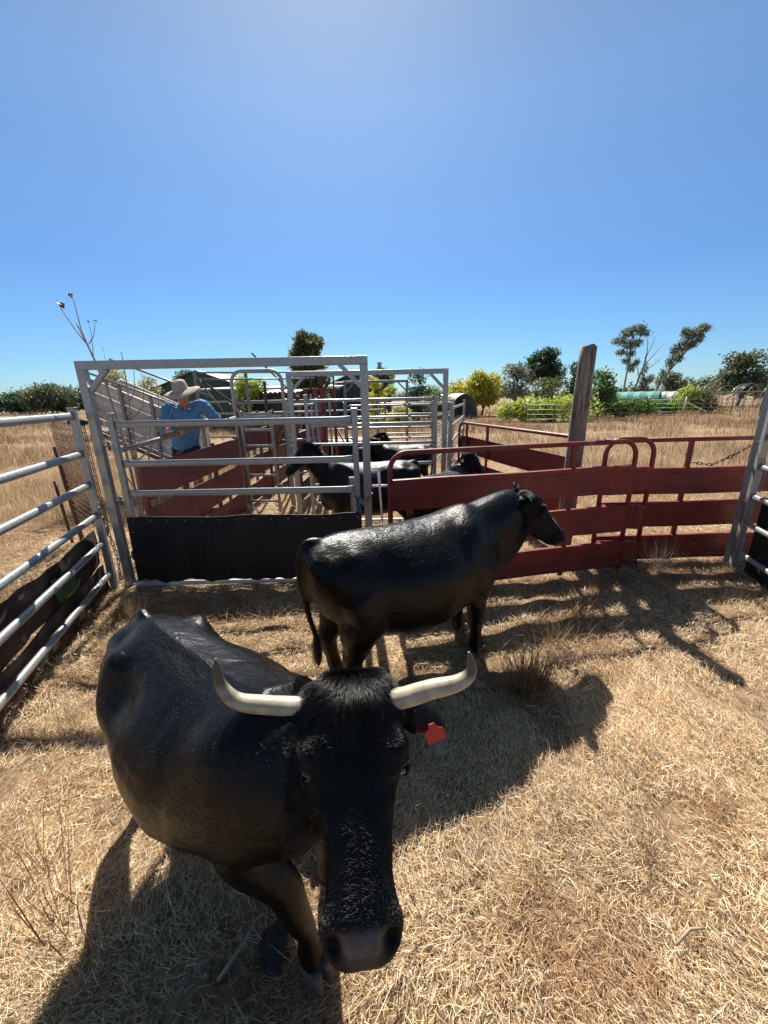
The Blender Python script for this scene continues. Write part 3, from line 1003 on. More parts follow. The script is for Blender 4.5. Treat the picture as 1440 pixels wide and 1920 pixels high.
for i, (x, y, z1, r) in enumerate(((-2.35, 8.0, 2.25, .03), (-2.1, 8.4, 1.95, .03), (-1.95, 7.9, 1.75, .028))):
    m = MB(); m.bar((x, y, 0), (x + .05, y, z1), r * 1.6, r * 1.6); m.bar((x + .03, y - .03, z1 * .75), (x - .2, y, z1 * .55), .03, .03)
    tag(part('race_post', m, RUST, loc=(x, y, 0)), ['tallest rusty race post just beyond the hoop', 'middle rusty race post beyond the hoop', 'shortest rusty race post beyond the hoop'][i], 'post', 'rusty posts along the race')

# crush / head bail
t = thing('cattle_crush', 'dark red cattle crush with a flat top plate and upright bars', 'cattle crush', (-1.15, 7.9, 0))
cx, cy = -1.17, 7.9
def cb(name, p, q, w_, h_, mat=RED, up=(0, 1, 0)):
    m = MB(); m.bar(p, q, w_, h_, up); return part(name, m, mat, t, .003)
cb('top_plate', (cx - .36, cy, 2.08), (cx + .36, cy, 2.08), .22, .03, up=(0, 0, 1))
for x, w_ in ((-.30, .05), (-.13, .08), (.02, .10), (.24, .055)):
    cb('upright', (cx + x, cy - .05, .1), (cx + x, cy - .05, 2.06), w_, .06)
for x in (-.22, .14):
    cb('neck_bar', (cx + x, cy - .02, .3), (cx + x, cy - .02, 2.0), .04, .03, GALV)
cb('base_bar', (cx - .36, cy, .07), (cx + .36, cy, .07), .1, .08)
m = MB(); m.box((cx + .02, cy, 2.26), (.16, .14, .2)); m.box((cx - .2, cy, 2.2), (.04, .05, .22)); m.box((cx + .24, cy, 2.22), (.03, .04, .26)); m.tube([(cx - .3, cy, 2.36), (cx + .02, cy, 2.42), (cx + .26, cy, 2.36)], .025, 8)
part('latch_housing', m, RUST, t, .004)
m = MB(); m.tube([(cx + .28, cy - .08, 1.3), (cx + .4, cy - .12, 1.05), (cx + .62, cy - .15, 1.02)], .018, 8); part('handle', m, RED, t)

# galvanised panels seen in a tangle beyond the race
for i, (a, b, tp) in enumerate((((-5.6, 9.6), (-3.4, 9.4), 1.95), ((-3.3, 9.5), (-1.5, 9.7), 1.95), ((-4.2, 11.6), (-1.9, 11.6), 1.9), ((-1.8, 11.7), (.1, 11.9), 1.9))):
    panel(['silver panel beyond the man on the left', 'silver panel beyond the hoop', 'farthest silver panel behind the hoop in front of the green shed', 'farthest silver panel behind the dark red crush'][i], a, b, tp, [tp - .08 - k * .27 for k in range(6)], 'far silver panels', post=.05, rh=.045, mat=GALVD)

# small bits on the gate
m = MB(); m.box((-.345, 4.25, 1.0), (.085, .08, .10), .2)
m.box((-.345, 4.25, .5), (.06, .06, .9), .2)
tag(part('timber_stake', m, WOOD, loc=(-.345, 4.25, 0)), 'pale sawn timber stake behind the right end of the gate', 'stake')
m = MB(); m.tube([(-.02, 4.0, .6), (-.05, 4.0, 1.19)], .012, 8); m.tube([(-.12, 4.0, 1.18), (.02, 4.0, 1.20)], .012, 8); m.tube([(-.12, 4.0, 1.0), (.08, 4.0, 1.0)], .014, 8)
m.tube([(-.02, 4.0, 0), (-.02, 4.0, .6)], .012, 8)
tag(part('latch_rod', m, WHITE, loc=(-.02, 4.0, 0)), 'thin white steel rods between the frame post and the red gate', 'latch rod')

# loading ramp
t = thing('loading_ramp', 'loading ramp sided with pale sloping slats behind the man', 'loading ramp', (-5.2, 8.2, 0))
def corr_sheet(parent, c00, c10, c11, c01, n=26, amp=.012, mat=TIN, name='corrugated_side'):
    """corrugations run along c00->c10; rows stacked towards c01"""
    A, B, C_, D = map(Vector, (c00, c10, c11, c01))
    nr = (B - A).cross(D - A).normalized()
    m = MB(); vs = []
    rows = n * 4
    for th in (0, .004):
        for k in range(rows + 1):
            v = k / rows
            o = nr * (amp * math.sin(v * n * 2 * PI) + th)
            vs.append(A.lerp(D, v) + o); vs.append(B.lerp(C_, v) + o)
    fs = []
    N1 = (rows + 1) * 2
    for k in range(rows):
        q = (2 * k, 2 * k + 1, 2 * k + 3, 2 * k + 2)
        fs.append(q); fs.append(tuple(x + N1 for x in q[::-1]))
    m.add(vs, fs, True)
    return part(name, m, mat, parent)
Y = 8.0
P00, P10, P11, P01 = (-5.70, Y, 1.55), (-3.75, Y - .4, .78), (-3.75, Y - .4, 1.62), (-5.70, Y, 2.38)
for (bx0, by0, bz0, n_) in ((0, 0, -.06, 7), (0, .9, -.04, 7)):
    for k in range(n_):
        A = Vector(P00) + Vector((bx0, by0 + .012 * (k % 2), bz0 + .128 * k)); B = Vector(P10) + Vector((bx0, by0 + .012 * (k % 2), bz0 + .128 * k - .004 * k))
        m = MB()
        up_ = Vector((0, 0, 1))
        vs = []
        for th in (0, .02):
            for c_, z_ in ((A, 0), (B, 0), (B, .119), (A, .119)):
                vs.append(c_ + Vector((0, th - (.022 if z_ == 0 else 0), z_)))
        m.add(vs, [(0, 1, 2, 3), (7, 6, 5, 4), (0, 4, 5, 1), (1, 5, 6, 2), (2, 6, 7, 3), (3, 7, 4, 0)])
        part('side_plank', m, TIN, t)
for k in (0, .33, .66, 1):
    p = Vector(P00).lerp(Vector(P10), k); q = Vector(P01).lerp(Vector(P11), k)
    m = MB(); m.bar(Vector((p.x, p.y - .05, 0)), q + Vector((.0, -.05, .12)), .05, .05, (0, 1, 0)); part('post', m, GALVD, t)
for dz, dy in ((.14, -.05), (.42, .85)):
    m = MB(); m.tube([Vector(P01) + Vector((-.1, dy, dz)), Vector(P11) + Vector((.2, dy, dz - .06))], .022, 8); part('top_pipe', m, GALVD, t)
m = MB(); m.bar(Vector(P00) + Vector((0, .45, -.16)), Vector(P10) + Vector((0, .45, -.16)), .9, .05); part('floor', m, WOOD, t)
for yy in (-.06, .94):
    m = MB(); m.bar(Vector(P00) + Vector((0, yy, -.24)), Vector(P10) + Vector((.1, yy, -.28)), .05, .08); part('bearer', m, RUST, t)
m = MB(); m.tube([(-4.05, 7.15, .55 + .12 * math.cos(a)) if 0 else (-4.0 + .16 * math.cos(a), 7.15, .62 + .16 * math.sin(a)) for a in [2 * PI * k / 18 for k in range(19)]], .04, 8)
tag(part('wheel', m, RUBBER, loc=(-4.0, 7.15, .62)), 'small black wheel under the lower end of the loading ramp', 'wheel')
#@@CATTLE
# ------------------------------------------------------------------ cattle
def sgp(v, p):
    return math.copysign(abs(v) ** p, v)

def ell(c, A, B, w_, ht, hb, n=28, p=.85, narrow=.22, q=.9):
    """ring round c; A = sideways unit vector, B = up unit vector"""
    out = []
    for j in range(n):
        a = 2 * PI * j / n
        s, k = math.sin(a), math.cos(a)
        y = w_ * sgp(s, p)
        if k > 0: y *= 1 - narrow * k * k
        z = (ht if k > 0 else hb) * sgp(k, q)
        out.append(Vector(c) + A * y + B * z)
    return out

def limb(pts, rad, n=14, flat=1.0):
    m = MB()
    # refine with catmull-rom
    P = [Vector(p) for p in pts]
    Q, r2 = [], []
    for i in range(len(P) - 1):
        a, b, c, d = P[max(i - 1, 0)], P[i], P[i + 1], P[min(i + 2, len(P) - 1)]
        for k in range(4):
            t = k / 4
            Q.append(.5 * ((2 * b) + (c - a) * t + (2 * a - 5 * b + 4 * c - d) * t * t + (3 * b - a - 3 * c + d) * t ** 3))
            r2.append(rad[i] + (rad[i + 1] - rad[i]) * t)
    Q.append(P[-1]); r2.append(rad[-1])
    m.tube(Q, r2, n, [r * flat for r in r2], up=(0, 1, 0))
    return m

def remesh(m, voxel, smooth_it=6, name='tmp'):
    me = m.mesh(name)
    o = bpy.data.objects.new(name, me)
    COL.objects.link(o)
    a = o.modifiers.new('r', 'REMESH'); a.mode = 'VOXEL'; a.voxel_size = voxel
    b = o.modifiers.new('s', 'SMOOTH'); b.factor = .5; b.iterations = smooth_it
    dg = bpy.context.evaluated_depsgraph_get()
    dg.update()
    ev = o.evaluated_get(dg)
    res = bpy.data.meshes.new_from_object(ev)
    bpy.data.objects.remove(o)
    bpy.data.meshes.remove(me)
    return res

def get_co(me):
    a = np.empty(len(me.vertices) * 3, dtype=np.float32)
    me.vertices.foreach_get('co', a)
    return a.reshape(-1, 3).astype(float)

def get_no(me):
    a = np.empty(len(me.vertices) * 3, dtype=np.float32)
    me.vertices.foreach_get('normal', a)
    return a.reshape(-1, 3).astype(float)

def brush(co, c, r, vec=None, no=None, amp=0.0):
    """gaussian push; r may be a 3-vector of radii"""
    d = (co - np.array(c)) / np.array(r)
    k = np.exp(-np.sum(d * d, 1))[:, None]
    if vec is not None:
        co += k * np.array(vec)
    else:
        co += k * no * amp

def make_fur(name, me, parent, n, lenf, dirf, radius=.0006, mat=None, seed=1, lie=.34, keepf=None, clumpf=None):
    r = np.random.default_rng(seed)
    me.calc_loop_triangles()
    T = np.empty(len(me.loop_triangles) * 3, dtype=np.int32)
    me.loop_triangles.foreach_get('vertices', T)
    T = T.reshape(-1, 3)
    co, no = get_co(me), get_no(me)
    a, b, c = co[T[:, 0]], co[T[:, 1]], co[T[:, 2]]
    area = np.linalg.norm(np.cross(b - a, c - a), axis=1)
    if keepf is not None:
        area = area * keepf((a + b + c) / 3)
    idx = r.choice(len(T), n, p=area / area.sum())
    u, v = r.random(n), r.random(n)
    f = u + v > 1
    u[f], v[f] = 1 - u[f], 1 - v[f]
    w0 = (1 - u - v)[:, None]
    p = co[T[idx, 0]] * w0 + co[T[idx, 1]] * u[:, None] + co[T[idx, 2]] * v[:, None]
    nn = no[T[idx, 0]] * w0 + no[T[idx, 1]] * u[:, None] + no[T[idx, 2]] * v[:, None]
    nn /= np.linalg.norm(nn, axis=1)[:, None] + 1e-9
    d = dirf(p)
    # clumped direction noise
    k1 = vnoise(p[:, 0] * 3 + 40, p[:, 2] * 3 + p[:, 1] * 2 + 40, 9, seed) - .5
    k2 = vnoise(p[:, 1] * 3 + 40, p[:, 2] * 3 - p[:, 0] * 2 + 40, 9, seed + 1) - .5
    cr = np.cross(nn, d)
    cl = np.ones(n) if clumpf is None else clumpf(p)
    d = d + cr * (k1 * 1.1 * cl)[:, None] + cr * (r.normal(0, .16, n) * (.4 + .6 * cl))[:, None]
    d -= nn * np.sum(d * nn, 1)[:, None]
    d /= np.linalg.norm(d, axis=1)[:, None] + 1e-9
    L = lenf(p) * r.uniform(.6, 1.15, n)
    L = L[:, None]
    li = (lie * (.45 + .55 * cl) * (1 + k2 * 1.2 * cl) * r.uniform(.6, 1.4, n))[:, None]
    p0 = p - nn * .001
    p1 = p + d * L * .33 + nn * L * li * .6
    p2 = p + d * L * .68 + nn * L * li * .85
    p3 = p + d * L * 1.0 + nn * L * li * .75
    P = np.stack([p0, p1, p2, p3], 1).reshape(-1, 3).astype(np.float32)
    cu = bpy.data.hair_curves.new(name)
    cu.add_curves([4] * n)
    cu.attributes['position'].data.foreach_set('vector', P.ravel())
    ra = cu.attributes.get('radius') or cu.attributes.new('radius', 'FLOAT', 'POINT')
    rr = np.tile(np.array([1, .9, .65, .15]), n) * np.repeat(r.uniform(.7, 1.3, n), 4) * radius
    ra.data.foreach_set('value', rr.astype(np.float32))
    cu.materials.append(mat or FUR)
    o = bpy.data.objects.new(name, cu)
    COL.objects.link(o)
    o.parent = parent
    return o

def cow(label, centre, heading, sc=(1, 1, 1), poll=None, muz=None, voxel=.012, feet=None, belly=1.0, fur=0, furr=.0006, horns=None,
        ears=True, tagmat=None, group=None, hump=0.0, tail=True, seed=1, headw=1.0, earpose=None, kindname='cow', neckw=1.0, face=False, tone=1.0, bumps=1.0, tilt=None, legw=1.0, tagpos=None, earlen=.165, dewlap=0.0, blunt=1.0, brz=.56, pot=0.0, upl=1.0, tsw=.04, n3s=1.0, ribs=.005, thr=1.0, shx=0.0):
    """local axes: x forward, y to the animal's left, z up; withers 1.05 at scale 1"""
    t = thing(kindname, label, 'cow' if kindname == 'cow' else 'bull', (centre[0], centre[1], 0), group)
    t.rotation_euler = (0, 0, heading)
    ch, sh = math.cos(heading), math.sin(heading)
    def loc(p):
        dx, dy = p[0] - centre[0], p[1] - centre[1]
        return Vector((dx * ch + dy * sh, -dx * sh + dy * ch, p[2]))
    sx, sy, sz = sc
    X, Yv, Z = Vector((1, 0, 0)), Vector((0, 1, 0)), Vector((0, 0, 1))
    m = MB()
    sec = [(-.625, .87, .06, .07, .10), (-.60, .85, .14, .13, .17), (-.54, .80, .215, .195, .24), (-.42, .74, .275, .275, .29), (-.28, .70, .30, .31, .31 * belly),
           (-.12, .67, .335, .33, .32 * belly), (.06, .665, .345, .335, .315 * belly), (.22, .68, .32, .34, .30), (.36, .71, .27, .345, .29), (.47, .73, .215, .29, .27), (.55, .75, .16, .21, .22), (.60, .76, .08, .12, .14)]
    rings = []
    for (x, zc, w_, ht, hb) in sec:
        wb = w_ * (1 + (belly - 1) * max(0, 1 - abs(x + .05) / .4))
        hb = hb + pot * max(0, 1 - abs(x + .22) / .34) - pot * 1.35 * max(0, 1 - abs(x - .38) / .46)
        rings.append(ell((x * sx, 0, zc * sz), Yv, Z, wb * sy, ht * sz, hb * sz, 36, .86, .30))
    m.loft(rings)
    # head
    P = loc(poll) if poll else Vector((.88 * sx, 0, 1.12 * sz))
    M = loc(muz) if muz else Vector((1.12 * sx, 0, .75 * sz))
    ax = (M - P); HL = ax.length; ax.normalize()
    # forehead normal: away from the body, up
    ref = Vector((0, 0, 1)) if tilt is None else Vector(tilt)
    S = ref.cross(ax)
    if S.length < .05: S = Vector((0, 1, 0))
    S.normalize()                      # head's left
    N = ax.cross(S).normalized()       # forehead normal
    k = HL / .47
    hw = headw * k
    hs = [(-.07, .045, .005, .07, .1), (-.03, .085, .022, .10, .1), (.04, .103, .040, .125, .1), (.13, .108, .052, .14, .12), (.24, .116, .055, .15, .15), (.33, .117, .052, .152, .2), (.42, .106, .046, .148, .28),
          (.54, .088, .042, .132, .36), (.66, .077, .038, .112, .36), (.78, .071, .036, .090, .3), (.87, .076, .036, .080, .2), (.94, .083, .034, .076, .1), (1.0, .080, .026, .070, .1), (1.045, .062, .010, .056, .1), (1.07, .035, -.005, .035, .1)]
    m.loft([ell(P + ax * (tt * HL), S, N, w_ * hw * (1 + (blunt - 1) * min(1, max(0, tt - .4) * 2.5)), hf * k * headw, hb * k * headw * (1 + (blunt - 1) * min(1, max(0, tt - .4) * 2.5)), 30, .80, nar) for tt, w_, hf, hb, nar in hs])
    # neck
    n0 = Vector((.20 * sx, 0, .745 * sz)); n0r = (.20 * sy, .22 * sz)
    n3 = P + ax * (.12 * HL) - N * ((.125 * n3s * headw - .067) * k); n3r = (.095 * k * headw * n3s ** .6, .125 * k * headw * n3s)
    back = (P - n0); back.z = 0
    c1 = n0 + Vector((.26 * sx, 0, .06 * sz)); c2 = n3 - (n3 - c1).normalized() * .12 - N * .02
    ring = []
    for i in range(11):
        u = i / 10
        a = (1 - u) ** 3; b = 3 * u * (1 - u) ** 2; c = 3 * u * u * (1 - u); d = u ** 3
        pt = n0 * a + c1 * b + c2 * c + n3 * d
        tg = ((c1 - n0) * (3 * (1 - u) ** 2) + (c2 - c1) * (6 * u * (1 - u)) + (n3 - c2) * (3 * u * u)).normalized()
        sd = Z.cross(tg)
        sd = sd.normalized() if sd.length > .1 else Yv
        up = tg.cross(sd).normalized()
        e = u ** .8
        w_ = n0r[0] * (1 - e) + n3r[0] * e
        h_ = n0r[1] * (1 - e) + n3r[1] * e
        hh = hump * math.sin(PI * min(1, u * 1.2)) if u < .84 else 0
        dw = dewlap * math.sin(PI * u) ** 1.2
        bulk = 1 + (neckw - 1) * math.sin(PI * min(1, u * .9))
        ring.append(ell(pt, sd, up, w_ * bulk, h_ * bulk + hh, h_ * 1.05 * bulk + dw, 28, .9, .25))
    m.loft(ring)
    # brisket
    m.ball((.36 * sx, 0, .85 * sz), (.27 * sx, .15 * sy, .192 * sz), 20, 12)
    m.ball((.46 * sx, 0, brz * sz), (.14 * sx, .12 * sy, .15 * sz), 16, 10)
    # legs
    ft = feet or ((.38, .13), (.36, -.13), (-.44, .14), (-.46, -.14))
    hoofs = []
    for i, (fx, fy) in enumerate(ft):
        s = 1 if fy > 0 else -1
        if i < 2:
            ex, kx = .34, (.36 + fx + shx) / 2
            pts = [((.33 + shx * .6) * sx, s * .15 * sy, .72 * sz), ((ex + shx) * sx, s * .165 * sy, .56 * sz), (kx * sx, (s * .15 * .45 + fy * .55) * sy, .42 * sz), ((kx * .4 + fx * .6) * sx, (s * .15 * .25 + fy * .75) * sy, .295 * sz),
                   ((fx - .005) * sx, fy * sy, .18 * sz), ((fx - .005) * sx, fy * sy, .095 * sz), ((fx + .012) * sx, fy * sy, .05 * sz), ((fx + .03) * sx, fy * sy, .015 * sz)]
            rad = [.13 * upl, .105 * upl, .062, .050, .035, .042, .040, .045]
        else:
            pts = [(-.40 * sx, s * .15 * sy, .74 * sz), (-.36 * sx, s * .17 * sy, .60 * sz), ((-.40) * sx, s * .165 * sy, .49 * sz), ((fx * .75 - .12) * sx, (s * .16 * .5 + fy * .5) * sy, .375 * sz),
                   ((fx - .04) * sx, fy * sy, .30 * sz), ((fx - .02) * sx, fy * sy, .18 * sz), ((fx - .005) * sx, fy * sy, .095 * sz), ((fx + .015) * sx, fy * sy, .05 * sz), ((fx + .035) * sx, fy * sy, .015 * sz)]
            rad = [.15 / legw * thr, .135 / legw ** .6 * thr, .105 * thr, .066, .052, .038, .043, .041, .046]
        lm = limb(pts, [r * legw * (sy + sz) / 2 for r in rad])
        m.add(lm.v, lm.f, True)
        hoofs.append((pts[-1], .05 * sz))
    # tail
    if tail:
        tp = [(-.50 * sx, 0, .975 * sz), (-.575 * sx, .01, 1.0 * sz), (-.625 * sx, .015, .93 * sz), (-.63 * sx, tsw * .6, .76 * sz), (-.60 * sx, tsw, .55 * sz), (-.57 * sx, tsw, .40 * sz)]
        lm = limb(tp, [.030, .028, .027, .025, .022, .022], 12)
        m.add(lm.v, lm.f, True)
        m.ball((-.57 * sx, tsw, .31 * sz), (.036, .036, .13), 12, 8)
    # ears
    earp = []
    if ears:
        for s in (1, -1):
            e0 = P + ax * (.085 * HL) + S * (s * .085 * k) - N * (.055 * k)
            dr = earpose[0 if s > 0 else 1] if earpose else None
            if dr is None: dv = (S * s * 1.0 - N * .25 + ax * .15).normalized()
            else: dv = (S * (s * dr[0]) + N * dr[1] + ax * dr[2]).normalized()
            el = earlen * k
            wdir = (ax - dv * ax.dot(dv)).normalized()
            th = dv.cross(wdir).normalized()
            rg = []
            for (u, w_, tt) in ((0, .026, .02), (.15, .03, .015), (.4, .046, .012), (.65, .044, .010), (.88, .026, .008), (1.0, .008, .006)):
                rg.append(ell(e0 + dv * (el * u), wdir, th, w_ * k, tt * k + .004, tt * k + .004, 14, 1, 0))
            m.loft(rg)
            earp.append((e0, dv, wdir, th, el))
    me = remesh(m, voxel, 18 if not face else 6, 'body')
    co = get_co(me); no = get_no(me)
    # anatomy
    for s in (1, -1):
        brush(co, (-.40 * sx, s * .205 * sy, .955 * sz), (.07, .06, .07), (-.005, s * .02 * bumps, .034 * bumps))      # hook bone
        brush(co, (-.60 * sx, s * .10 * sy, .90 * sz), (.05, .05, .06), (-.02 * bumps, s * .012, .01))
        brush(co, (-.24 * sx, s * .24 * sy, .87 * sz), (.10, .08, .08), (0, -s * .03 * bumps, -.018 * bumps))            # flank hollow
        brush(co, (-.50 * sx, s * .12 * sy, .985 * sz), (.07, .05, .05), (0, 0, -.02 * bumps))
        brush(co, (.30 * sx, s * .17 * sy, .93 * sz), (.09, .07, .14), (0, s * .022, .006))           # shoulder blade
        brush(co, (.17 * sx, s * .27 * sy, .80 * sz), (.05, .08, .16), (0, -s * .016, 0))
        brush(co, (.40 * sx, s * .22 * sy, .64 * sz), (.09, .06, .09), (.01, s * .015, 0))
        brush(co, (-.45 * sx, s * .26 * sy, .66 * sz), (.12, .06, .14), (0, s * .012, 0))
        for q in range(5):
            brush(co, ((-.14 + .075 * q) * sx, s * .33 * sy, .72 * sz), (.018, .10, .17), no=no, amp=ribs * bumps)
    ridge = np.exp(-(co[:, 1] / (.035)) ** 2) * (co[:, 2] > .88 * sz) * np.clip((co[:, 0] + .6 * sx) / .1, 0, 1) * np.clip((.45 * sx - co[:, 0]) / .1, 0, 1)
    co[:, 2] += ridge * .012 * bumps
    brush(co, (-.595 * sx, 0, 1.0 * sz), (.05, .04, .04), (-.004, 0, .004 * bumps))
    # head detail
    Pn, an, Sn, Nn = (np.array(v) for v in (P, ax, S, N))
    def hp(tt, lat, nn): return Pn + an * tt * HL + Sn * lat * hw + Nn * nn * k
    if face:
        for s in (1, -1):
            brush(co, hp(.30, s * .105, .018), (.030 * k,) * 3, Sn * s * .017 + Nn * .010)                       # brow
            brush(co, hp(.375, s * .118, -.03), (.019 * k,) * 3, -Sn * s * .012)                                    # socket
            brush(co, hp(.44, s * .085, .01), (.035 * k,) * 3, -Sn * s * .010 - Nn * .006)
            brush(co, hp(.60, s * .095, -.04), (.05 * k,) * 3, -Sn * s * .010)
            brush(co, hp(.985, s * .056, .026), (.016 * k, .016 * k, .016 * k), -Nn * .030 - an * .008)                # nostril
            brush(co, hp(.93, s * .074, .016), (.022 * k,) * 3, Sn * s * .010 + Nn * .008)
            brush(co, hp(.50, s * .085, -.10), (.07 * k,) * 3, Sn * s * .010)
        brush(co, hp(.30, 0, .055), (.04 * k,) * 3, -Nn * .008)
        brush(co, hp(.05, 0, .035), (.06 * k, .07 * k, .06 * k), Nn * .010)
    me.vertices.foreach_set('co', co.astype(np.float32).ravel())
    me.polygons.foreach_set('use_smooth', np.ones(len(me.polygons), dtype=bool))
    me.update()
    # colours
    rel = co - Pn
    ht_ = rel @ an / HL; hl = rel @ Sn / hw; hn = rel @ Nn / k
    C = np.tile(np.array([.0030, .0026, .0023, .31 if fur > 20000 else .44]), (len(co), 1))
    inh = (np.abs(hl) < .16) & (hn > -.2) & (hn < .12)
    pad = np.clip((ht_ - .925 - 1.2 * hl * hl) / .03, 0, 1) * inh * np.clip((.044 + .022 * (1.0 - ht_) * 8 - np.abs(hl)) / .012, 0, 1) * (hn > -.05)
    nn_ = vnoise(hl * 3 + 5, ht_ * 3 + 5, 22, 2)
    padc = np.stack([.075 + .06 * nn_, .060 + .045 * nn_, .053 + .04 * nn_, np.full(len(co), .27)], -1)
    C = C * (1 - pad[:, None]) + padc * pad[:, None]
    lip = np.clip((ht_ - 1.0) / .03, 0, 1) * inh * (hn < .02)
    C = C * (1 - .6 * lip[:, None]) + np.array([.026, .020, .014, .55]) * .6 * lip[:, None]
    if face:
        for s in (1, -1):
            d = np.linalg.norm(rel - (hp(.985, s * .056, .008) - Pn), axis=1)
            kk = np.clip(1.5 * np.exp(-(d / (.016 * k)) ** 2), 0, 1)[:, None]
            C = C * (1 - kk) + np.array([.004, .003, .003, .6]) * kk
    a = me.color_attributes.new('col', 'FLOAT_COLOR', 'POINT')
    a.data.foreach_set('color', C.astype(np.float32).ravel())
    me.materials.clear(); me.materials.append(HIDE)
    body = bpy.data.objects.new('body', me)
    COL.objects.link(body); body.parent = t
    # hooves
    hm = simple_hoof
    for (p, r) in hoofs:
        q = MB()
        for s in (1, -1):
            vs = [Vector(p) + Vector((x * r, (y + s * .48) * r, z)) for x, y, z in ((-.9, -.42, -.012), (1.15, -.2, -.012), (1.15, .2, -.012), (-.9, .42, -.012), (-.9, -.46, .05), (.65, -.36, .045), (.65, .36, .045), (-.9, .46, .05))]
            q.add(vs, [(3, 2, 1, 0), (4, 5, 6, 7), (0, 1, 5, 4), (1, 2, 6, 5), (2, 3, 7, 6), (3, 0, 4, 7)], False)
        ho = bpy.data.objects.new('hoof', q.mesh('hoof')); ho.data.materials.append(hm)
        COL.objects.link(ho); ho.parent = t
        bv = ho.modifiers.new('b', 'BEVEL'); bv.width = .008; bv.segments = 2
    def child(name, q, mat, par=None, colf=None):
        ms = q.mesh(name)
        ms.materials.append(mat)
        if colf:
            c_ = get_co(ms)
            aa = ms.color_attributes.new('col', 'FLOAT_COLOR', 'POINT')
            aa.data.foreach_set('color', colf(c_).astype(np.float32).ravel())
        o = bpy.data.objects.new(name, ms)
        COL.objects.link(o); o.parent = par or t
        return o
    if face or fur:
        for s in (1, -1):
            q = MB(); q.ball(tuple(hp(.375, s * .108, -.012)), .024 * k, 18, 12)
            eye = child('eye', q, EYE)
            q = MB()
            ec = hp(.375, s * .108, -.012)
            for sg, lift in ((-1, .020), (1, .021)):
                q.tube([Vector(tuple(ec + an * (math.sin(a_) * .026 * k * sg) + Nn * (math.cos(a_) * .003) + Sn * s * (.006 + .014 * math.cos(a_ * .9)) + Nn * (.026 * k * math.cos(a_ + 1.57)))) for a_ in [-1.57 + 3.14 * j_ / 10 for j_ in range(11)]], [.004 + .003 * math.sin(PI * j_ / 10) for j_ in range(11)], 6)
            child('eyelid', q, RUBBER, eye)
    if horns:
        for path, r0 in horns:
            pp = [loc(p) for p in path]
            K = 22
            Q, rr = [], []
            n = len(pp) - 1
            for i in range(K + 1):
                u = i / K * n
                j = min(int(u), n - 1); f_ = u - j
                A_, B_, C_, D_ = pp[max(j - 1, 0)], pp[j], pp[j + 1], pp[min(j + 2, n)]
                Q.append(.5 * ((2 * B_) + (C_ - A_) * f_ + (2 * A_ - 5 * B_ + 4 * C_ - D_) * f_ * f_ + (3 * B_ - A_ - 3 * C_ + D_) * f_ ** 3))
                s_ = i / K
                rr.append(r0 * (1.0 - .28 * s_ - .55 * s_ ** 3.2) * (1 + .03 * math.sin(s_ * 46) * max(0, 1 - s_ * 1.8)) * (1.06 if s_ < .05 else 1))
            rr[-1] *= .45; rr[-2] *= .85
            q = MB(); q.tube(Q, rr, 20)
            Qa = np.array([tuple(v) for v in Q])
            def hc(c_):
                d = np.linalg.norm(c_[:, None, :] - Qa[None], axis=2)
                s_ = np.argmin(d, 1) / K
                ringc = .86 + .14 * np.cos(s_ * 46)[:, None] * (s_ < .5)[:, None]
                base = np.array([.50, .42, .28]) * ringc; dark = np.array([.085, .065, .05]); pink = np.array([.50, .36, .26])
                nz = vnoise(c_[:, 0] * 40 + 90, c_[:, 2] * 40 + 90, 1.2, 4)
                f1 = np.clip((s_ - .62 + .15 * (nz - .5)) / .22, 0, 1)[:, None]
                f2 = np.clip((.08 - s_) / .08, 0, 1)[:, None]
                out = base * (1 - f1) + dark * f1
                out = out * (1 - f2) + pink * f2
                under = np.clip((nz - .55) * 3, 0, 1)[:, None] * np.clip((s_ - .25) / .2, 0, 1)[:, None] * .45
                out = out * (1 - under) + dark * under
                return np.concatenate([out, np.ones((len(c_), 1))], 1)
            child('horn', q, HORN, None, hc)
    if tagmat and earp:
        idx, mat_, kx, kz = tagmat
        e0, dv, wd, th, el = earp[idx]
        c0 = loc(tagpos) if tagpos else e0 + dv * (el * kx)
        q = MB()
        # pentagon tag with a neck, hanging from the middle of the ear
        dn = Vector((dv.x * .35, dv.y * .35, -1)).normalized()
        sd = dv.cross(dn); face_n = (Vector(loc((0, 0, 1.9))) - c0).normalized()
        sd = dn.cross(face_n).normalized()
        fn = sd.cross(dn).normalized()
        out = [(-.008, -.012), (.008, -.012), (.014, .006), (.029, .018), (.029, .058), (-.029, .058), (-.029, .018), (-.014, .006)]
        vs = []
        for th_ in (0, .0018):
            vs += [c0 + sd * (x * kz) + dn * (y * kz + .012) + fn * (th_ + .018) for x, y in out]
        n8 = len(out)
        q.add(vs, [tuple(range(n8)), tuple(range(2 * n8 - 1, n8 - 1, -1))] + [(i, i + n8, (i + 1) % n8 + n8, (i + 1) % n8) for i in range(n8)])
        child('ear_tag', q, mat_)
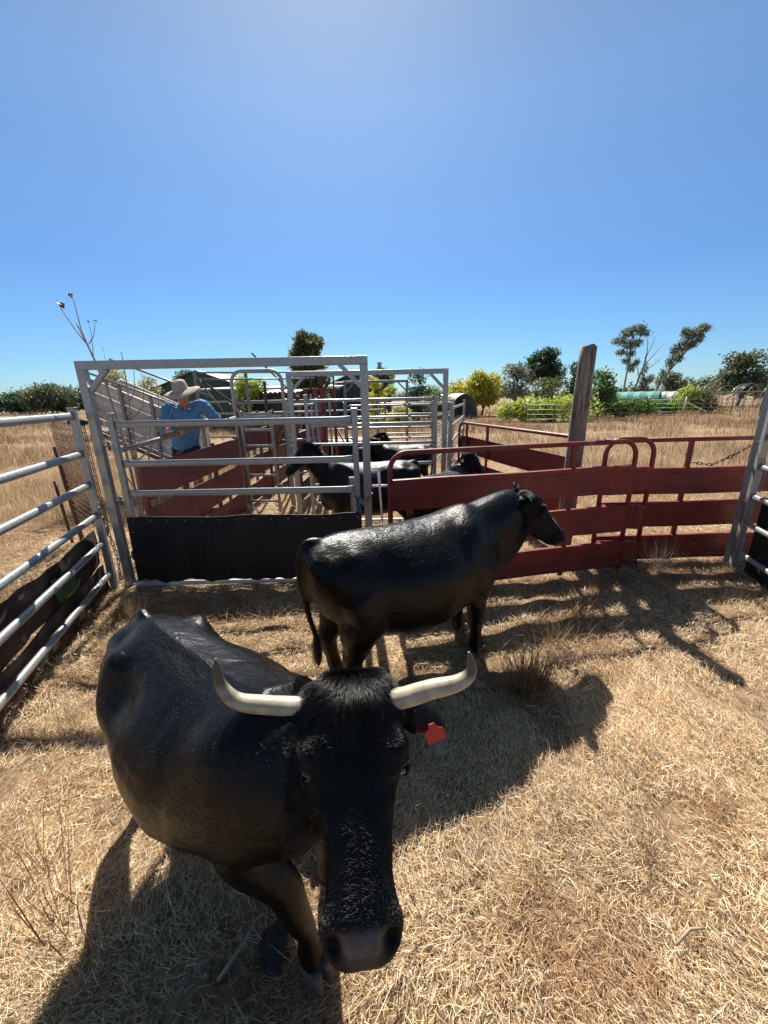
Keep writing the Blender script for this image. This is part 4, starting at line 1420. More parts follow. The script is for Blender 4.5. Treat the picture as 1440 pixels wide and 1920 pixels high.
    if fur:
        crown = lambda p: ((p - Pn) @ an / HL, (p - Pn) @ Sn / hw, (p - Pn) @ Nn / k)
        def lenf(p):
            tt, ll, nn2 = crown(p)
            L = np.full(len(p), .011)
            nk = np.clip((p[:, 0] - .3 * sx) / .3, 0, 1)
            L += .008 * nk
            on = (np.abs(ll) < .15) & (nn2 > -.19) & (nn2 < .12) & (tt > -.15)
            L = np.where(on & (tt < .42), .020, L)
            L = np.where(on & (tt < .10) & (nn2 > -.06), .030, L)
            L = np.where(on & (tt >= .42), .012, L)
            L = np.where(on & (tt > .9), .006, L)
            for s in (1, -1):
                d = np.linalg.norm(p - hp(.325, s * .118, -.0), axis=1)
                L = L + .022 * np.exp(-(d / .016) ** 2)
            tl = (p[:, 0] < -.55 * sx) & (np.abs(p[:, 1] - tsw) < .05) & (p[:, 2] < .42 * sz)
            L = np.where(tl, .07, L)
            L = np.where((p[:, 2] < .45 * sz) & ~tl & ~on, .009, L)
            return L
        def dirf(p):
            tt, ll, nn2 = crown(p)
            d = np.tile(np.array([-1.0, 0, -.30]), (len(p), 1))
            low = np.clip((.6 * sz - p[:, 2]) / .2, 0, 1)[:, None]
            d = d * (1 - low) + np.array([-.2, 0, -1.0]) * low
            on = (np.abs(ll) < .16) & (nn2 > -.2) & (nn2 < .14) & (tt > -.15)
            up = -an[None] * (1 - np.clip(tt / .30, 0, 1)[:, None] * .6) + Sn[None] * (np.sign(ll) * np.abs(ll) ** .5 * 2.0)[:, None]
            mid_ = np.exp(-(ll / .045) ** 2)
            dn = an[None] * (1 - .75 * mid_)[:, None] + Sn[None] * (ll * 4 + np.sign(ll) * 1.1 * mid_)[:, None]
            fwd = an[None] * .9 + Sn[None] * (ll * 13)[:, None] + Nn[None] * .3
            sw = np.clip((tt - .20 + .05 * np.sin(ll * 60)) / .20, 0, 1)[:, None]
            hd = up * (1 - sw) + dn * sw
            f2 = np.clip((.13 - tt) / .06, 0, 1)[:, None]
            hd = hd * (1 - f2) + fwd * f2
            return np.where(on[:, None], hd, d)
        def clumpf(p):
            tt, ll, nn2 = crown(p)
            return np.where((np.abs(ll) < .16) & (nn2 > -.2) & (nn2 < .14) & (tt > -.15), 1.0, .22)
        def keepf(c):
            tt, ll, nn2 = crown(c)
            on = (np.abs(ll) < .10) & (nn2 > -.07) & (nn2 < .12) & (tt > .925)
            near = (np.abs(ll) < .16) & (nn2 > -.2) & (nn2 < .14) & (tt > -.15)
            eye = sum(np.exp(-(np.linalg.norm(c - hp(.375, s * .118, -.028), axis=1) / (.020 * k)) ** 4) for s in (1, -1))
            wgt = np.where(near, 2.6 if face else 1.6, .03)
            wgt = np.where(near & (tt < .12), 7.0 if face else 3.0, wgt)
            return np.where(on, 0.0, wgt) * (1 - np.clip(eye, 0, 1)) + 1e-9
        if face:
            # long forelock combed forward from the crest between the horns
            def fl(p): return np.full(len(p), .062)
            def fd(p):
                tt, ll, nn2 = crown(p)
                return an[None] * (1.0 - np.abs(ll)[:, None] * 4) + Sn[None] * (ll * 14)[:, None] + Nn[None] * .2
            def fk(c):
                tt, ll, nn2 = crown(c)
                return np.where((tt > -.08) & (tt < .10) & (np.abs(ll) < .105) & (nn2 > -.03) & (nn2 < .1), 1.0, 0.0) + 1e-12
            make_fur('forelock', me, t, 9000, fl, fd, .0008, FUR, seed + 20, .16, fk)
        make_fur('fur', me, t, fur, lenf, dirf, furr, FUR, seed, .24, keepf, clumpf)
    return t

simple_hoof = simple('dark hoof horn', [(.3, (.05, .035, .025)), (.7, (.14, .10, .07))], 30, .5, 0, .2, .002)

# horned cow, closest
cow('black horned cow with a red ear tag, facing the camera with lowered head', (-.66, 1.20), R(-37), (1.0, .95, .975),
    poll=(-.11, .985, 1.045), muz=(-.068, .555, .70), voxel=.009, belly=1.02, upl=.78, tsw=.16, pot=.085, brz=.71, fur=70000, furr=.0005, ribs=.0012, thr=.78, shx=.03, blunt=.95,
    feet=((.40, .15), (.52, -.07), (-.42, .06), (-.63, -.11)), face=True, headw=1.0, bumps=1.05, seed=3,
    horns=[([(-.20, .955, 1.015), (-.26, .95, 1.005), (-.37, .945, 1.02), (-.455, .945, 1.04), (-.497, .95, 1.10), (-.50, .955, 1.18)], .033),
           ([(-.02, .955, 1.02), (.04, .95, 1.03), (.13, .945, 1.065), (.205, .945, 1.085), (.248, .95, 1.12), (.238, .955, 1.185)], .033)],
    earpose=((1.0, -.30, .38), (.7, -.85, .2)), tagmat=(0, TAG, .55, 1.0), tagpos=(.125, .945, .955), earlen=.185)
# bull
cow('black hornless bull standing side on behind the horned cow with a front leg forward', (.18, 2.43), R(28.7), (1.22, 1.06, 1.10),
    poll=(1.11, 2.90, 1.145), muz=(1.385, 2.87, .825), voxel=.012, belly=1.06, fur=90000, furr=.0006, hump=.0, neckw=1.2, headw=1.3, n3s=1.24, earlen=.2, ribs=.002, legw=1.2, dewlap=.11, blunt=1.4,
    feet=((.46, .14), (.40, -.14), (-.44, .14), (-.40, -.15)), kindname='bull', earpose=((.6, .35, -.9), (.8, .25, -.7)), seed=5, bumps=.45)
# behind the gate
cow('large black cow facing left directly behind the black sheeted gate', (-.20, 5.02), R(183), (1.08, 1.05, 1.08),
    poll=(-.98, 5.10, 1.33), muz=(-1.26, 4.96, .98), voxel=.016, fur=12000, furr=.001, group='black cattle in the back pens', seed=7, earpose=((.6, -.2, -.8), (.6, -.2, -.8)))
cow('black cow with a small yellow ear tag, in the pen behind the long red gate', (.74, 4.62), R(48), (.9, .95, 1.0),
    poll=(1.12, 5.0, 1.20), muz=(1.30, 4.85, .92), voxel=.018, fur=9000, furr=.001, group='black cattle in the back pens', seed=8, tagmat=(1, TAGY, .5, .7))
cow('black cow facing left in the far pen with both ears up', (.42, 7.9), R(181), (1.0, 1.0, .95),
    poll=(-.16, 7.85, 1.12), muz=(-.42, 7.7, .84), voxel=.02, fur=5000, furr=.0015, group='black cattle in the back pens', seed=9, earpose=((.8, .1, -.9), (.8, .1, -.9)))
cow('black cow with only its rump showing beside the far facing cow', (-.30, 8.3), R(75), (1.0, 1.0, .93), voxel=.024, group='black cattle in the back pens', seed=10)
cow('black cow farthest back, left of the other far cattle', (-.75, 8.9), R(10), (.9, .95, 1.0), voxel=.024, group='black cattle in the back pens', seed=11)
#@@FAR
# ------------------------------------------------------------------ man
def man():
    bx, by, fz = -2.86, 5.60, .45
    t = thing('person', 'man in blue shirt, beige wide brimmed hat and dark shorts holding a brown pole', 'person', (bx, by, fz))
    hip = Vector((bx + .02, by + .02, fz + .86)); chest = Vector((bx + .14, by - .12, fz + 1.20)); neck = Vector((bx + .22, by - .20, fz + 1.40)); head = Vector((bx + .235, by - .31, fz + 1.545))
    shR, shL = Vector((bx - .03, by - .18, fz + 1.36)), Vector((bx + .38, by - .10, fz + 1.40))
    haR, haL = Vector((-2.53, 4.86, 1.53)), Vector((-2.50, 5.46, 1.60))
    elR, elL = Vector((bx - .06, by - .34, fz + 1.10)), Vector((bx + .50, by + .04, fz + 1.20))
    X = Vector((1, .15, 0)).normalized()
    body = MB()
    # skin body: trunk core, neck, head, arms, legs in one surface
    def rg(c, u, w_, d_, n=20, side=X):
        u = u.normalized(); s = (side - u * side.dot(u)).normalized(); f = u.cross(s)
        return [c + s * (w_ * math.cos(2 * PI * j / n)) + f * (d_ * math.sin(2 * PI * j / n)) for j in range(n)]
    up = chest - hip
    body.loft([rg(hip + up * k, up, w_, d_) for k, w_, d_ in ((-.25, .12, .08), (0, .155, .11), (.4, .15, .11), (.8, .165, .115), (1.15, .17, .10), (1.45, .10, .08))])
    lm = limb([chest + Vector((.03, -.03, .1)), neck, head + Vector((0, .02, -.06))], [.07, .058, .055]); body.add(lm.v, lm.f, True)
    body.ball(tuple(head), (.078, .096, .115), 20, 14)
    body.ball(tuple(head + Vector((.01, -.045, -.065))), (.05, .05, .05), 14, 10)
    body.ball(tuple(head + Vector((.008, -.105, -.015))), (.015, .022, .028), 10, 8)
    for s in (-1, 1):
        body.ball(tuple(head + Vector((s * .08, .005, -.01))), (.014, .024, .034), 10, 8)
    for sh, el, ha in ((shR, elR, haR), (shL, elL, haL)):
        wr = ha + (el - ha).normalized() * .09
        lm = limb([sh, sh.lerp(el, .5), el, el.lerp(wr, .5), wr], [.062, .052, .044, .040, .028], 12); body.add(lm.v, lm.f, True)
        pd = (ha - wr).normalized()
        lm = limb([wr, wr + pd * .045, wr + pd * .085], [.028, .038, .036], 10, .7); body.add(lm.v, lm.f, True)
        pole = Vector((0, .97, .12)).normalized()
        for fi in range(4):
            b0 = wr + pd * .08 + pole * ((fi - 1.5) * .02)
            c0 = ha + pole * ((fi - 1.5) * .02)
            lm = limb([b0, c0 + Vector((.02, 0, .035)), c0 + Vector((.048, 0, .0)), c0 + Vector((.03, 0, -.035 + .004 * abs(fi - 1.5)))], [.011, .0105, .010, .008], 8); body.add(lm.v, lm.f, True)
        lm = limb([wr + pd * .03, ha + pole * .05 + Vector((-.03, 0, .01)), ha + pole * .035 + Vector((-.01, 0, -.035))], [.013, .012, .009], 8); body.add(lm.v, lm.f, True)
    for s in (-1, 1):
        h0 = hip + X * (s * .09) - Vector((0, 0, .02))
        kn = Vector((bx + s * .11 + .03, by - .04, fz + .47)); an = Vector((bx + s * .12, by + .05, fz + .08))
        lm = limb([h0, h0.lerp(kn, .5), kn, kn.lerp(an, .35) + Vector((0, .02, 0)), an], [.095, .08, .058, .056, .038], 14); body.add(lm.v, lm.f, True)
    me = remesh(body, .006, 2, 'body')
    co = get_co(me)
    ba = np.array(wloc(t)); co -= ba
    me.vertices.foreach_set('co', co.astype(np.float32).ravel())
    me.polygons.foreach_set('use_smooth', np.ones(len(me.polygons), dtype=bool)); me.update()
    me.materials.clear(); me.materials.append(SKIN)
    o = bpy.data.objects.new('body', me); COL.objects.link(o); o.parent = t
    # shirt
    sh_ = MB()
    rings = []
    for k, w_, d_ in ((-.10, .185, .15), (.05, .178, .145), (.35, .172, .14), (.7, .19, .145), (1.0, .205, .14), (1.25, .195, .12), (1.42, .13, .10), (1.50, .085, .08)):
        c = hip + up * k
        r_ = rg(c, up, w_, d_, 32)
        r_ = [p + (p - c).normalized() * (.008 * math.sin(j * 1.7 + k * 9) + .006 * math.sin(j * .9 - k * 14)) for j, p in enumerate(r_)]
        rings.append(r_)
    sh_.loft(rings)
    for sh, el, ha in ((shR, elR, haR), (shL, elL, haL)):
        wr = ha + (el - ha).normalized() * .13
        inn = sh.lerp(chest + up * .2, .45)
        if ha is haL: wr = el.lerp(ha, .30)       # sleeve pushed up at the elbow
        else: wr = el.lerp(ha, .25)
        pts = [inn, sh, sh.lerp(el, .35) + Vector((0, 0, .005)), sh.lerp(el, .7), el, el.lerp(wr, .6), wr]
        lm = limb(pts, [.09, .088, .080, .071, .068, .066, .062], 16)
        vs = [Vector(p) + Vector((0, 0, .005 * math.sin(i * 1.3))) for i, p in enumerate(lm.v)]
        sh_.add(vs, lm.f, True)
    me = remesh(sh_, .007, 6, 'shirt')
    co = get_co(me); no = get_no(me)
    f = vnoise(co[:, 0] * 3 + 50, co[:, 2] * 3 + co[:, 1] * 5 + 50, 4.5, 6) - .5
    f2 = vnoise(co[:, 0] * 6 - co[:, 2] * 5 + 80, co[:, 2] * 3 + 60, 5.5, 7) - .5
    co += no * (f * .013 + f2 * .008)[:, None] - ba
    me.vertices.foreach_set('co', co.astype(np.float32).ravel())
    me.polygons.foreach_set('use_smooth', np.ones(len(me.polygons), dtype=bool)); me.update()
    me.materials.clear(); me.materials.append(SHIRT)
    s_o = bpy.data.objects.new('shirt', me); COL.objects.link(s_o); s_o.parent = t
    # collar, pockets, placket
    fr = Vector((-.12, -1, .15)).normalized()
    for s in (-1, 1):
        c = neck + Vector((s * .05, -.055, -.015))
        q = MB(); q.add([c + Vector(v) for v in ((-.035 * s, .05, .045), (.045 * s, .03, .03), (.05 * s, -.03, -.045), (-.0 * s, -.045, -.02))] + [c + Vector(v) + Vector((0, .006, -.008)) for v in ((-.035 * s, .05, .045), (.045 * s, .03, .03), (.05 * s, -.03, -.045), (-.0 * s, -.045, -.02))],
                        [(0, 1, 2, 3), (7, 6, 5, 4), (0, 4, 5, 1), (1, 5, 6, 2), (2, 6, 7, 3), (3, 7, 4, 0)])
        part('collar', q, SHIRT, s_o)
    # shorts
    q = MB()
    q.loft([rg(hip + Vector((0, 0, z)), Vector((0, 0, 1)), w_, d_, 24) for z, w_, d_ in ((-.18, .17, .12), (-.1, .185, .135), (0, .178, .13), (.07, .168, .125))])
    for s in (-1, 1):
        h0 = hip + X * (s * .09) - Vector((0, 0, .04)); kn = Vector((bx + s * .11 + .03, by - .04, fz + .50))
        lm = limb([h0, h0.lerp(kn, .45), h0.lerp(kn, .85)], [.108, .102, .098], 16); q.add(lm.v, lm.f, True)
    me = remesh(q, .008, 3, 'shorts'); co = get_co(me) - ba
    me.vertices.foreach_set('co', co.astype(np.float32).ravel()); me.polygons.foreach_set('use_smooth', np.ones(len(me.polygons), dtype=bool)); me.update()
    me.materials.clear(); me.materials.append(SHORTS)
    o = bpy.data.objects.new('shorts', me); COL.objects.link(o); o.parent = t
    for s in (-1, 1):
        q = MB(); lm = limb([Vector((bx + s * .12, by + .06, fz + .16)), Vector((bx + s * .12, by + .05, fz + .05)), Vector((bx + s * .125, by - .05, fz + .04)), Vector((bx + s * .13, by - .15, fz + .03))], [.052, .055, .048, .035], 14); q.add(lm.v, lm.f, True)
        part('boot', q, BOOT, t)
    # hat, tipped forward and to the side
    q = MB()
    hc = head + Vector((0, .0, .055))
    tip = Matrix.Rotation(R(14), 3, 'X') @ Matrix.Rotation(R(-7), 3, 'Y')
    prof = [(.0, .125), (.05, .122), (.078, .108), (.088, .075), (.094, .02), (.10, .0), (.135, -.008), (.18, -.018), (.222, -.040), (.224, -.046), (.18, -.026), (.13, -.016), (.092, -.010), (.084, .07), (.0, .115)]
    n = 40
    vs = []
    for (r_, z) in prof:
        for j in range(n):
            a = 2 * PI * j / n
            wv = (1 + .05 * math.sin(3 * a) * (r_ > .1)); zz = z + (.022 * math.sin(2 * a + .6) * max(0, (r_ - .1) / .12)) - (.022 * math.exp(-((a - 1.5 * PI) / .5) ** 2) * (z > .1) * (r_ > .03)) + .003 * math.sin(5 * a) * (r_ > .05)
            vs.append(hc + tip @ Vector((r_ * 1.0 * wv * math.cos(a), r_ * 1.1 * wv * math.sin(a), zz)))
    fs = [(i * n + j, i * n + (j + 1) % n, (i + 1) * n + (j + 1) % n, (i + 1) * n + j) for i in range(len(prof) - 1) for j in range(n)]
    q.add(vs, [f[::-1] for f in fs], True)
    part('hat', q, HATM, t)
    q = MB(); q.ball(tuple(head + Vector((0, .03, .0))), (.083, .085, .10), 16, 12)
    part('hair', q, HAIRM, t)
man()

# ------------------------------------------------------------------ vegetation
PAL = {'olive': [(.07, .085, .028), (.10, .115, .04), (.045, .06, .02), (.13, .13, .055)],
       'dark': [(.022, .046, .020), (.036, .07, .028), (.015, .034, .015), (.06, .095, .038)],
       'green': [(.05, .10, .02), (.08, .15, .03), (.035, .07, .016), (.12, .19, .04)],
       'lime': [(.22, .28, .03), (.29, .34, .05), (.14, .19, .03), (.34, .37, .08)],
       'yellow': [(.40, .31, .03), (.46, .38, .05), (.30, .26, .03), (.32, .34, .07), (.20, .24, .04)],
       'grey': [(.12, .13, .085), (.17, .18, .12), (.08, .09, .06), (.2, .2, .14)],
       'gum': [(.075, .095, .05), (.11, .13, .07), (.05, .065, .035), (.16, .17, .10)],
       'pale': [(.30, .27, .12), (.38, .34, .17), (.22, .2, .09)]}

def leaf_cloud(blobs, n, size, pal, seed, droop=0.0, hollow=.55):
    r = np.random.default_rng(seed)
    vol = np.array([b[3] * b[4] * b[5] for b in blobs])
    bi = r.choice(len(blobs), n, p=vol ** .75 / (vol ** .75).sum())
    B = np.array(blobs)[bi]
    d = r.normal(0, 1, (n, 3)); d /= np.linalg.norm(d, axis=1)[:, None]
    rad = (hollow + (1 - hollow) * r.random(n)) ** .8 * (1 + .12 * r.normal(0, 1, n))
    rag = .72 + .55 * vnoise(d[:, 0] * 2 + bi * 3.1 + 20, d[:, 2] * 2 + d[:, 1] * 1.5 + 20, 2.3, seed)
    c = B[:, :3] + d * B[:, 3:6] * (rad * rag)[:, None]
    a = r.normal(0, 1, (n, 3)); a[:, 2] -= droop; a /= np.linalg.norm(a, axis=1)[:, None]
    b = np.cross(a, r.normal(0, 1, (n, 3))); b /= np.linalg.norm(b, axis=1)[:, None]
    s = size * r.uniform(.5, 1.4, n)[:, None]
    V = np.stack([c - a * s, c + b * s * .42, c + a * s, c - b * s * .42], 1).reshape(-1, 3)
    Q = np.arange(n * 4).reshape(-1, 4)
    P_ = np.array(PAL[pal])
    cl = vnoise(c[:, 0] * 1.3 + 300, c[:, 2] * 1.3 + c[:, 1] + 300, 1.6 / max(.3, float(np.mean(B[:, 3]))), seed + 3)
    col = 1.45 * P_[r.integers(0, len(P_), n)] * (.7 + .6 * cl)[:, None] * r.uniform(.8, 1.2, (n, 1))
    return V, Q, np.repeat(col, 4, axis=0)

def tree(name, label, cat, base, blobs, trunk, n, size, pal, seed, group=None, bark=None, droop=0.0, limbs=True, tr=.1, hollow=.55):
    """blobs: (x, y, z, rx, ry, rz) relative to the base; trunk: polyline relative to the base"""
    t = thing(name, label, cat, base, group)
    V, Q, C = leaf_cloud(blobs, n, size, pal, seed, droop, hollow)
    me = fast_mesh('crown', V, quads=Q, cols=C, mat=LEAF)
    o = bpy.data.objects.new('crown', me); COL.objects.link(o); o.parent = t
    m = MB()
    k = len(trunk)
    m.tube(trunk, [tr * (1 - .6 * i / max(1, k - 1)) for i in range(k)], 8)
    if limbs:
        rr = random.Random(seed)
        T = [Vector(p) for p in trunk]
        for b in blobs[:14]:
            s = T[min(k - 1, rr.randint(max(1, k // 2), k - 1))]
            e = Vector(b[:3])
            mid = s.lerp(e, .5) + Vector((rr.uniform(-.1, .1), rr.uniform(-.1, .1), rr.uniform(0, .15))) * (e - s).length
            m.tube([s, mid, e], [tr * .4, tr * .28, tr * .1], 6)
    me = m.mesh('trunk'); me.materials.append(bark or BARK)
    o = bpy.data.objects.new('trunk', me); COL.objects.link(o); o.parent = t
    return t

def rblobs(rr, n, W, Dp, z0, z1, r0, r1, cone=0.0, row=False):
    out = []
    if row:
        n *= 3
        for i in range(n):
            s = rr.uniform(.3, .5) * z1
            out.append((W * 1.5 * (-1 + 2 * (i + .5) / n), rr.uniform(-.5, .5), rr.uniform(.25, .72) * z1, s, s, s))
        return out
    for i in range(n):
        z = rr.uniform(z0, z1)
        u = (z - z0) / max(.01, z1 - z0)
        wf = (1 - cone * u) * (math.sin(PI * (.15 + .8 * u)) ** .5 if cone == 0 else 1)
        a, q = rr.uniform(0, 2 * PI), rr.random() ** .5
        s = rr.uniform(r0, r1) * (1 - .5 * cone * u)
        out.append((W * wf * q * math.cos(a), Dp * wf * q * math.sin(a), z, s, s, s * .85))
    return out

TREES = [  # name, label, x, y, half width, z0, z1, n blobs, n leaves, leaf size, palette, cone
    ('conical_tree', 'dense olive green rounded tree rising above the middle of the portal lintel', -4.64, 26, 1.2, 1.5, 6.0, 34, 9500, .13, 'olive', .35),
    ('tree', 'dark brownish green tree top just right of the portal frame', 0.29, 34, 1.0, 2.8, 4.4, 9, 2200, .13, 'olive', 0),
    ('poplar', 'slender yellow leaved tree in front of the green shed', -0.23, 20, .55, .5, 2.9, 22, 1700, .08, 'yellow', .3),
    ('shrub', 'yellow green bush right of the slender yellow tree', 1.12, 26, .6, .6, 2.6, 8, 1500, .10, 'lime', .1),
    ('conifer', 'sparse young conifer with a thin pointed top', 2.51, 28, 1.1, .1, 4.0, 34, 3000, .09, 'dark', .65),
    ('shrub', 'low green bush at the foot of the sparse conifer', 4.73, 34, 1.1, .3, 2.6, 8, 1800, .12, 'green', 0),
    ('maple', 'bright golden yellow tree with a broad crown', 9.58, 38, 1.6, .8, 4.1, 22, 6500, .15, 'yellow', 0),
    ('shrub', 'lower yellow bush joined to the left side of the golden tree', 7.41, 38, 1.3, .9, 3.5, 14, 2200, .14, 'yellow', 0),
    ('olive_tree', 'grey green leafy tree between the golden tree and the dark pine', 13.78, 42, 1.9, 1.4, 4.9, 14, 3000, .14, 'grey', 0),
    ('pine', 'round topped dark pine, darkest tree on the horizon', 17.61, 44, 2.1, 2.2, 6.6, 22, 6500, .16, 'dark', 0),
    ('shrub', 'olive bush below the round dark pine', 14.47, 34, 1.2, .8, 3.4, 9, 2000, .12, 'olive', 0),
    ('vine_hedge', 'lime green vine hedge running left of the weathered post', 10.41, 29, 1.1, .3, 1.9, 14, 2600, .11, 'lime', 0),
    ('vine_hedge', 'lime green leafy mass directly left of the weathered post', 12.22, 28, 1.4, .3, 2.2, 16, 3600, .11, 'lime', 0),
    ('tree', 'dark green tree immediately left of the weathered post top', 17.58, 36, 1.0, .8, 4.9, 12, 2600, .13, 'dark', .3),
    ('tree', 'leafy green tree immediately right of the weathered post', 16.26, 30, 1.25, .4, 3.6, 14, 3400, .12, 'green', .2),
    ('hedge', 'clipped green hedge block right of the weathered post', 19.48, 32, 1.3, .2, 1.9, 14, 3400, .11, 'green', 0),
    ('hedge', 'green hedge block ending below the turquoise shade cloth', 23.16, 34, 1.3, .2, 1.8, 14, 3200, .11, 'green', 0),
    ('shrub', 'light green bush below the second leaning gum tree', 28.08, 37, 1.3, .3, 2.6, 9, 2000, .13, 'lime', 0),
    ('shrub', 'olive brown rounded bush left of the tunnel hoops', 29.15, 36, 1.3, .3, 2.4, 9, 2200, .12, 'olive', 0),
    ('gum_tree', 'broad grey green gum tree at the right edge of the horizon', 42.93, 48, 2.9, 1.2, 6.4, 26, 6000, .20, 'gum', .35),
    ('gum_tree', 'small gum at the far right corner beside the broad gum tree', 48.15, 50, 1.8, 1.0, 4.0, 10, 2200, .18, 'gum', 0),
    ('tree', 'distant rounded trees low between the gum trees', 65.64, 90, 3.0, 1.5, 6.0, 10, 1800, .3, 'gum', 0),
    ('tree', 'distant low dark trees just right of the second leaning gum', 90.26, 110, 6.0, 1.0, 5.0, 12, 2200, .36, 'dark', 0),
    ('tree', 'olive green tree seen just left of the dark shed behind the hat', -19.27, 40, 1.6, 2.6, 4.9, 10, 2600, .14, 'olive', 0),
    ('tree', 'pale yellowish tree rising behind the left end of the loading ramp', -15.61, 24, .9, 1.8, 3.8, 12, 1600, .10, 'pale', 0),
    ('shrub', 'thin yellow brown tree between the pale tree and the dark shed', -12.60, 22, .55, 1.6, 3.3, 9, 700, .08, 'pale', 0),
    ('shrub', 'yellow green willow like bush seen through the hoop', -8.47, 26, 1.0, 1.2, 3.9, 12, 2400, .11, 'lime', .2),
    ('shrub', 'low olive bush right of the hoop behind the lever', -8.37, 34, 1.4, 1.0, 3.0, 10, 1700, .12, 'olive', 0),
    ('tree', 'large rounded grey green tree on the left horizon', -61.24, 75, 4.0, .6, 5.6, 26, 6500, .30, 'gum', 0),
    ('tree', 'smaller dark tree left of the large rounded one on the left horizon', -77.01, 85, 5.5, .5, 4.4, 18, 4200, .32, 'dark', 0),
    ('tree', 'low dark tree hidden partly by the left portal post', -58.27, 80, 4.0, .5, 4.6, 14, 3200, .30, 'dark', 0),
]
for i, (nm, lb, x, y, W, z0, z1, nb, nl, ls, pal, cone) in enumerate(TREES):
    rr = random.Random(100 + i)
    W *= 1.28
    if nm in ('shrub', 'hedge', 'vine_hedge') and z0 < 1: W *= 1.2; z0 = -.25
    rb = .42 * W if W < 2 else .36 * W
    zs = max(.2, (z1 - z0) * .10)
    tree(nm, lb, {'conical_tree': 'tree', 'poplar': 'tree', 'conifer': 'tree', 'maple': 'tree', 'olive_tree': 'tree', 'pine': 'tree', 'gum_tree': 'tree', 'vine_hedge': 'hedge'}.get(nm, nm),
         (x, y, float(hgt(x, y))), rblobs(rr, nb, W * .72, W * .6, z0 + rb * .5, z1 - rb * .6, rb * .75, rb * 1.15, cone, nm in ('hedge', 'vine_hedge')),
         [(0, 0, -.1), (.05 * W, 0, z0 * .7), (0, 0, (z0 + z1) * .5)], nl, ls, pal, 200 + i, tr=.06 + .03 * W)

# tall gums standing clear of the horizon
def gum(label, x, y, path, blobs, n, seed, ls=.125, twigs=(), name='gum_tree', pal='gum', tr=.16):
    t = tree(name, label, 'tree', (x, y, float(hgt(x, y))), [(a_, b_, c_, p_ * 1.15, q_ * 1.15, r_ * 1.25) for a_, b_, c_, p_, q_, r_ in blobs], path, int(n * 1.7), ls, pal, seed, None, PALEBARK if name != 'dead_tree' else BARK, .6, True, tr, .3)
    m = MB(); rr = random.Random(seed)
    for s, e in twigs:
        s, e = Vector(s), Vector(e)
        mid = s.lerp(e, .5) + Vector((rr.uniform(-.2, .2), 0, rr.uniform(-.1, .25)))
        m.tube([s, mid, e], [.06, .045, .015], 5)
        for k in range(5):
            q = mid.lerp(e, rr.random()); m.tube([q, q + Vector((rr.uniform(-.1, .6), rr.uniform(-.3, .3), rr.uniform(.2, .8)))], [.02, .006], 4)
    if twigs:
        me = m.mesh('branches'); me.materials.append(TWIG); o = bpy.data.objects.new('branches', me); COL.objects.link(o); o.parent = t
    return t
D = 57
gum('tall gum with tufted crown, left of the bare tree', 34.4, D, [(0, 0, 0), (-.05, 0, 3), (.1, 0, 6.5), (.15, 0, 9.6)],
    [(-1.6, 0, 8.9, .95, .9, .5), (-.6, 0, 9.9, 1.0, .9, .55), (.7, 0, 10.4, 1.0, .9, .5), (1.5, 0, 9.8, .8, .8, .4), (-.2, 0, 8.3, .9, .8, .5), (-1.2, 0, 7.4, .7, .7, .4), (.9, 0, 8.6, .7, .7, .5), (-.4, 0, 6.3, .6, .6, .4), (.5, 0, 5.4, .6, .5, .6), (.2, 0, 7.2, .6, .6, .4), (1.1, 0, 6.0, .5, .5, .5)], 3000, 301)
gum('bare branched dead tree between the two tall gums', 35.4, D, [(0, 0, 0), (.6, 0, 3), (1.2, 0, 5.6), (1.4, 0, 7.6)],
    [(1.2, 0, 4.2, .5, .5, 1.0), (1.6, 0, 5.4, .35, .3, .7)], 260, 302, twigs=[((1.2, 0, 5.6), (3.6, 0, 8.6)), ((1.0, 0, 4.6), (3.4, 0, 6.4)), ((1.3, 0, 6.6), (2.2, 0, 9.4)), ((.9, 0, 4.0), (-.2, 0, 6.4)), ((1.4, 0, 7.4), (.9, 0, 9.4))], name='dead_tree', tr=.12)
gum('tall gum leaning strongly to the right', 38.3, D, [(0, 0, 0), (.7, 0, 2.4), (1.9, 0, 4.6), (3.4, 0, 6.6), (4.6, 0, 8.2)],
    [(5.8, 0, 10.3, .9, .6, .5), (5.0, 0, 9.7, .9, .7, .6), (4.0, 0, 9.4, .7, .6, .8), (3.2, 0, 9.8, .5, .5, .6), (4.4, 0, 8.2, .8, .7, .6), (3.2, 0, 8.0, .7, .6, .8), (2.3, 0, 7.4, .6, .5, .7), (3.0, 0, 6.4, .6, .6, .5), (1.9, 0, 6.0, .5, .5, .7), (1.2, 0, 4.4, .5, .4, .7), (5.4, 0, 8.9, .6, .5, .5), (.7, 0, 3.4, .4, .4, .7)], 3200, 303)
gum('thin leafy sapling gum between the dead tree and the leaning gum', 36.2, D, [(0, 0, 0), (.5, 0, 2.0), (1.2, 0, 3.4)],
    [(.9, 0, 3.2, .6, .5, .8), (1.6, 0, 3.8, .6, .5, .6), (.3, 0, 2.3, .7, .6, .6)], 800, 304, tr=.07)

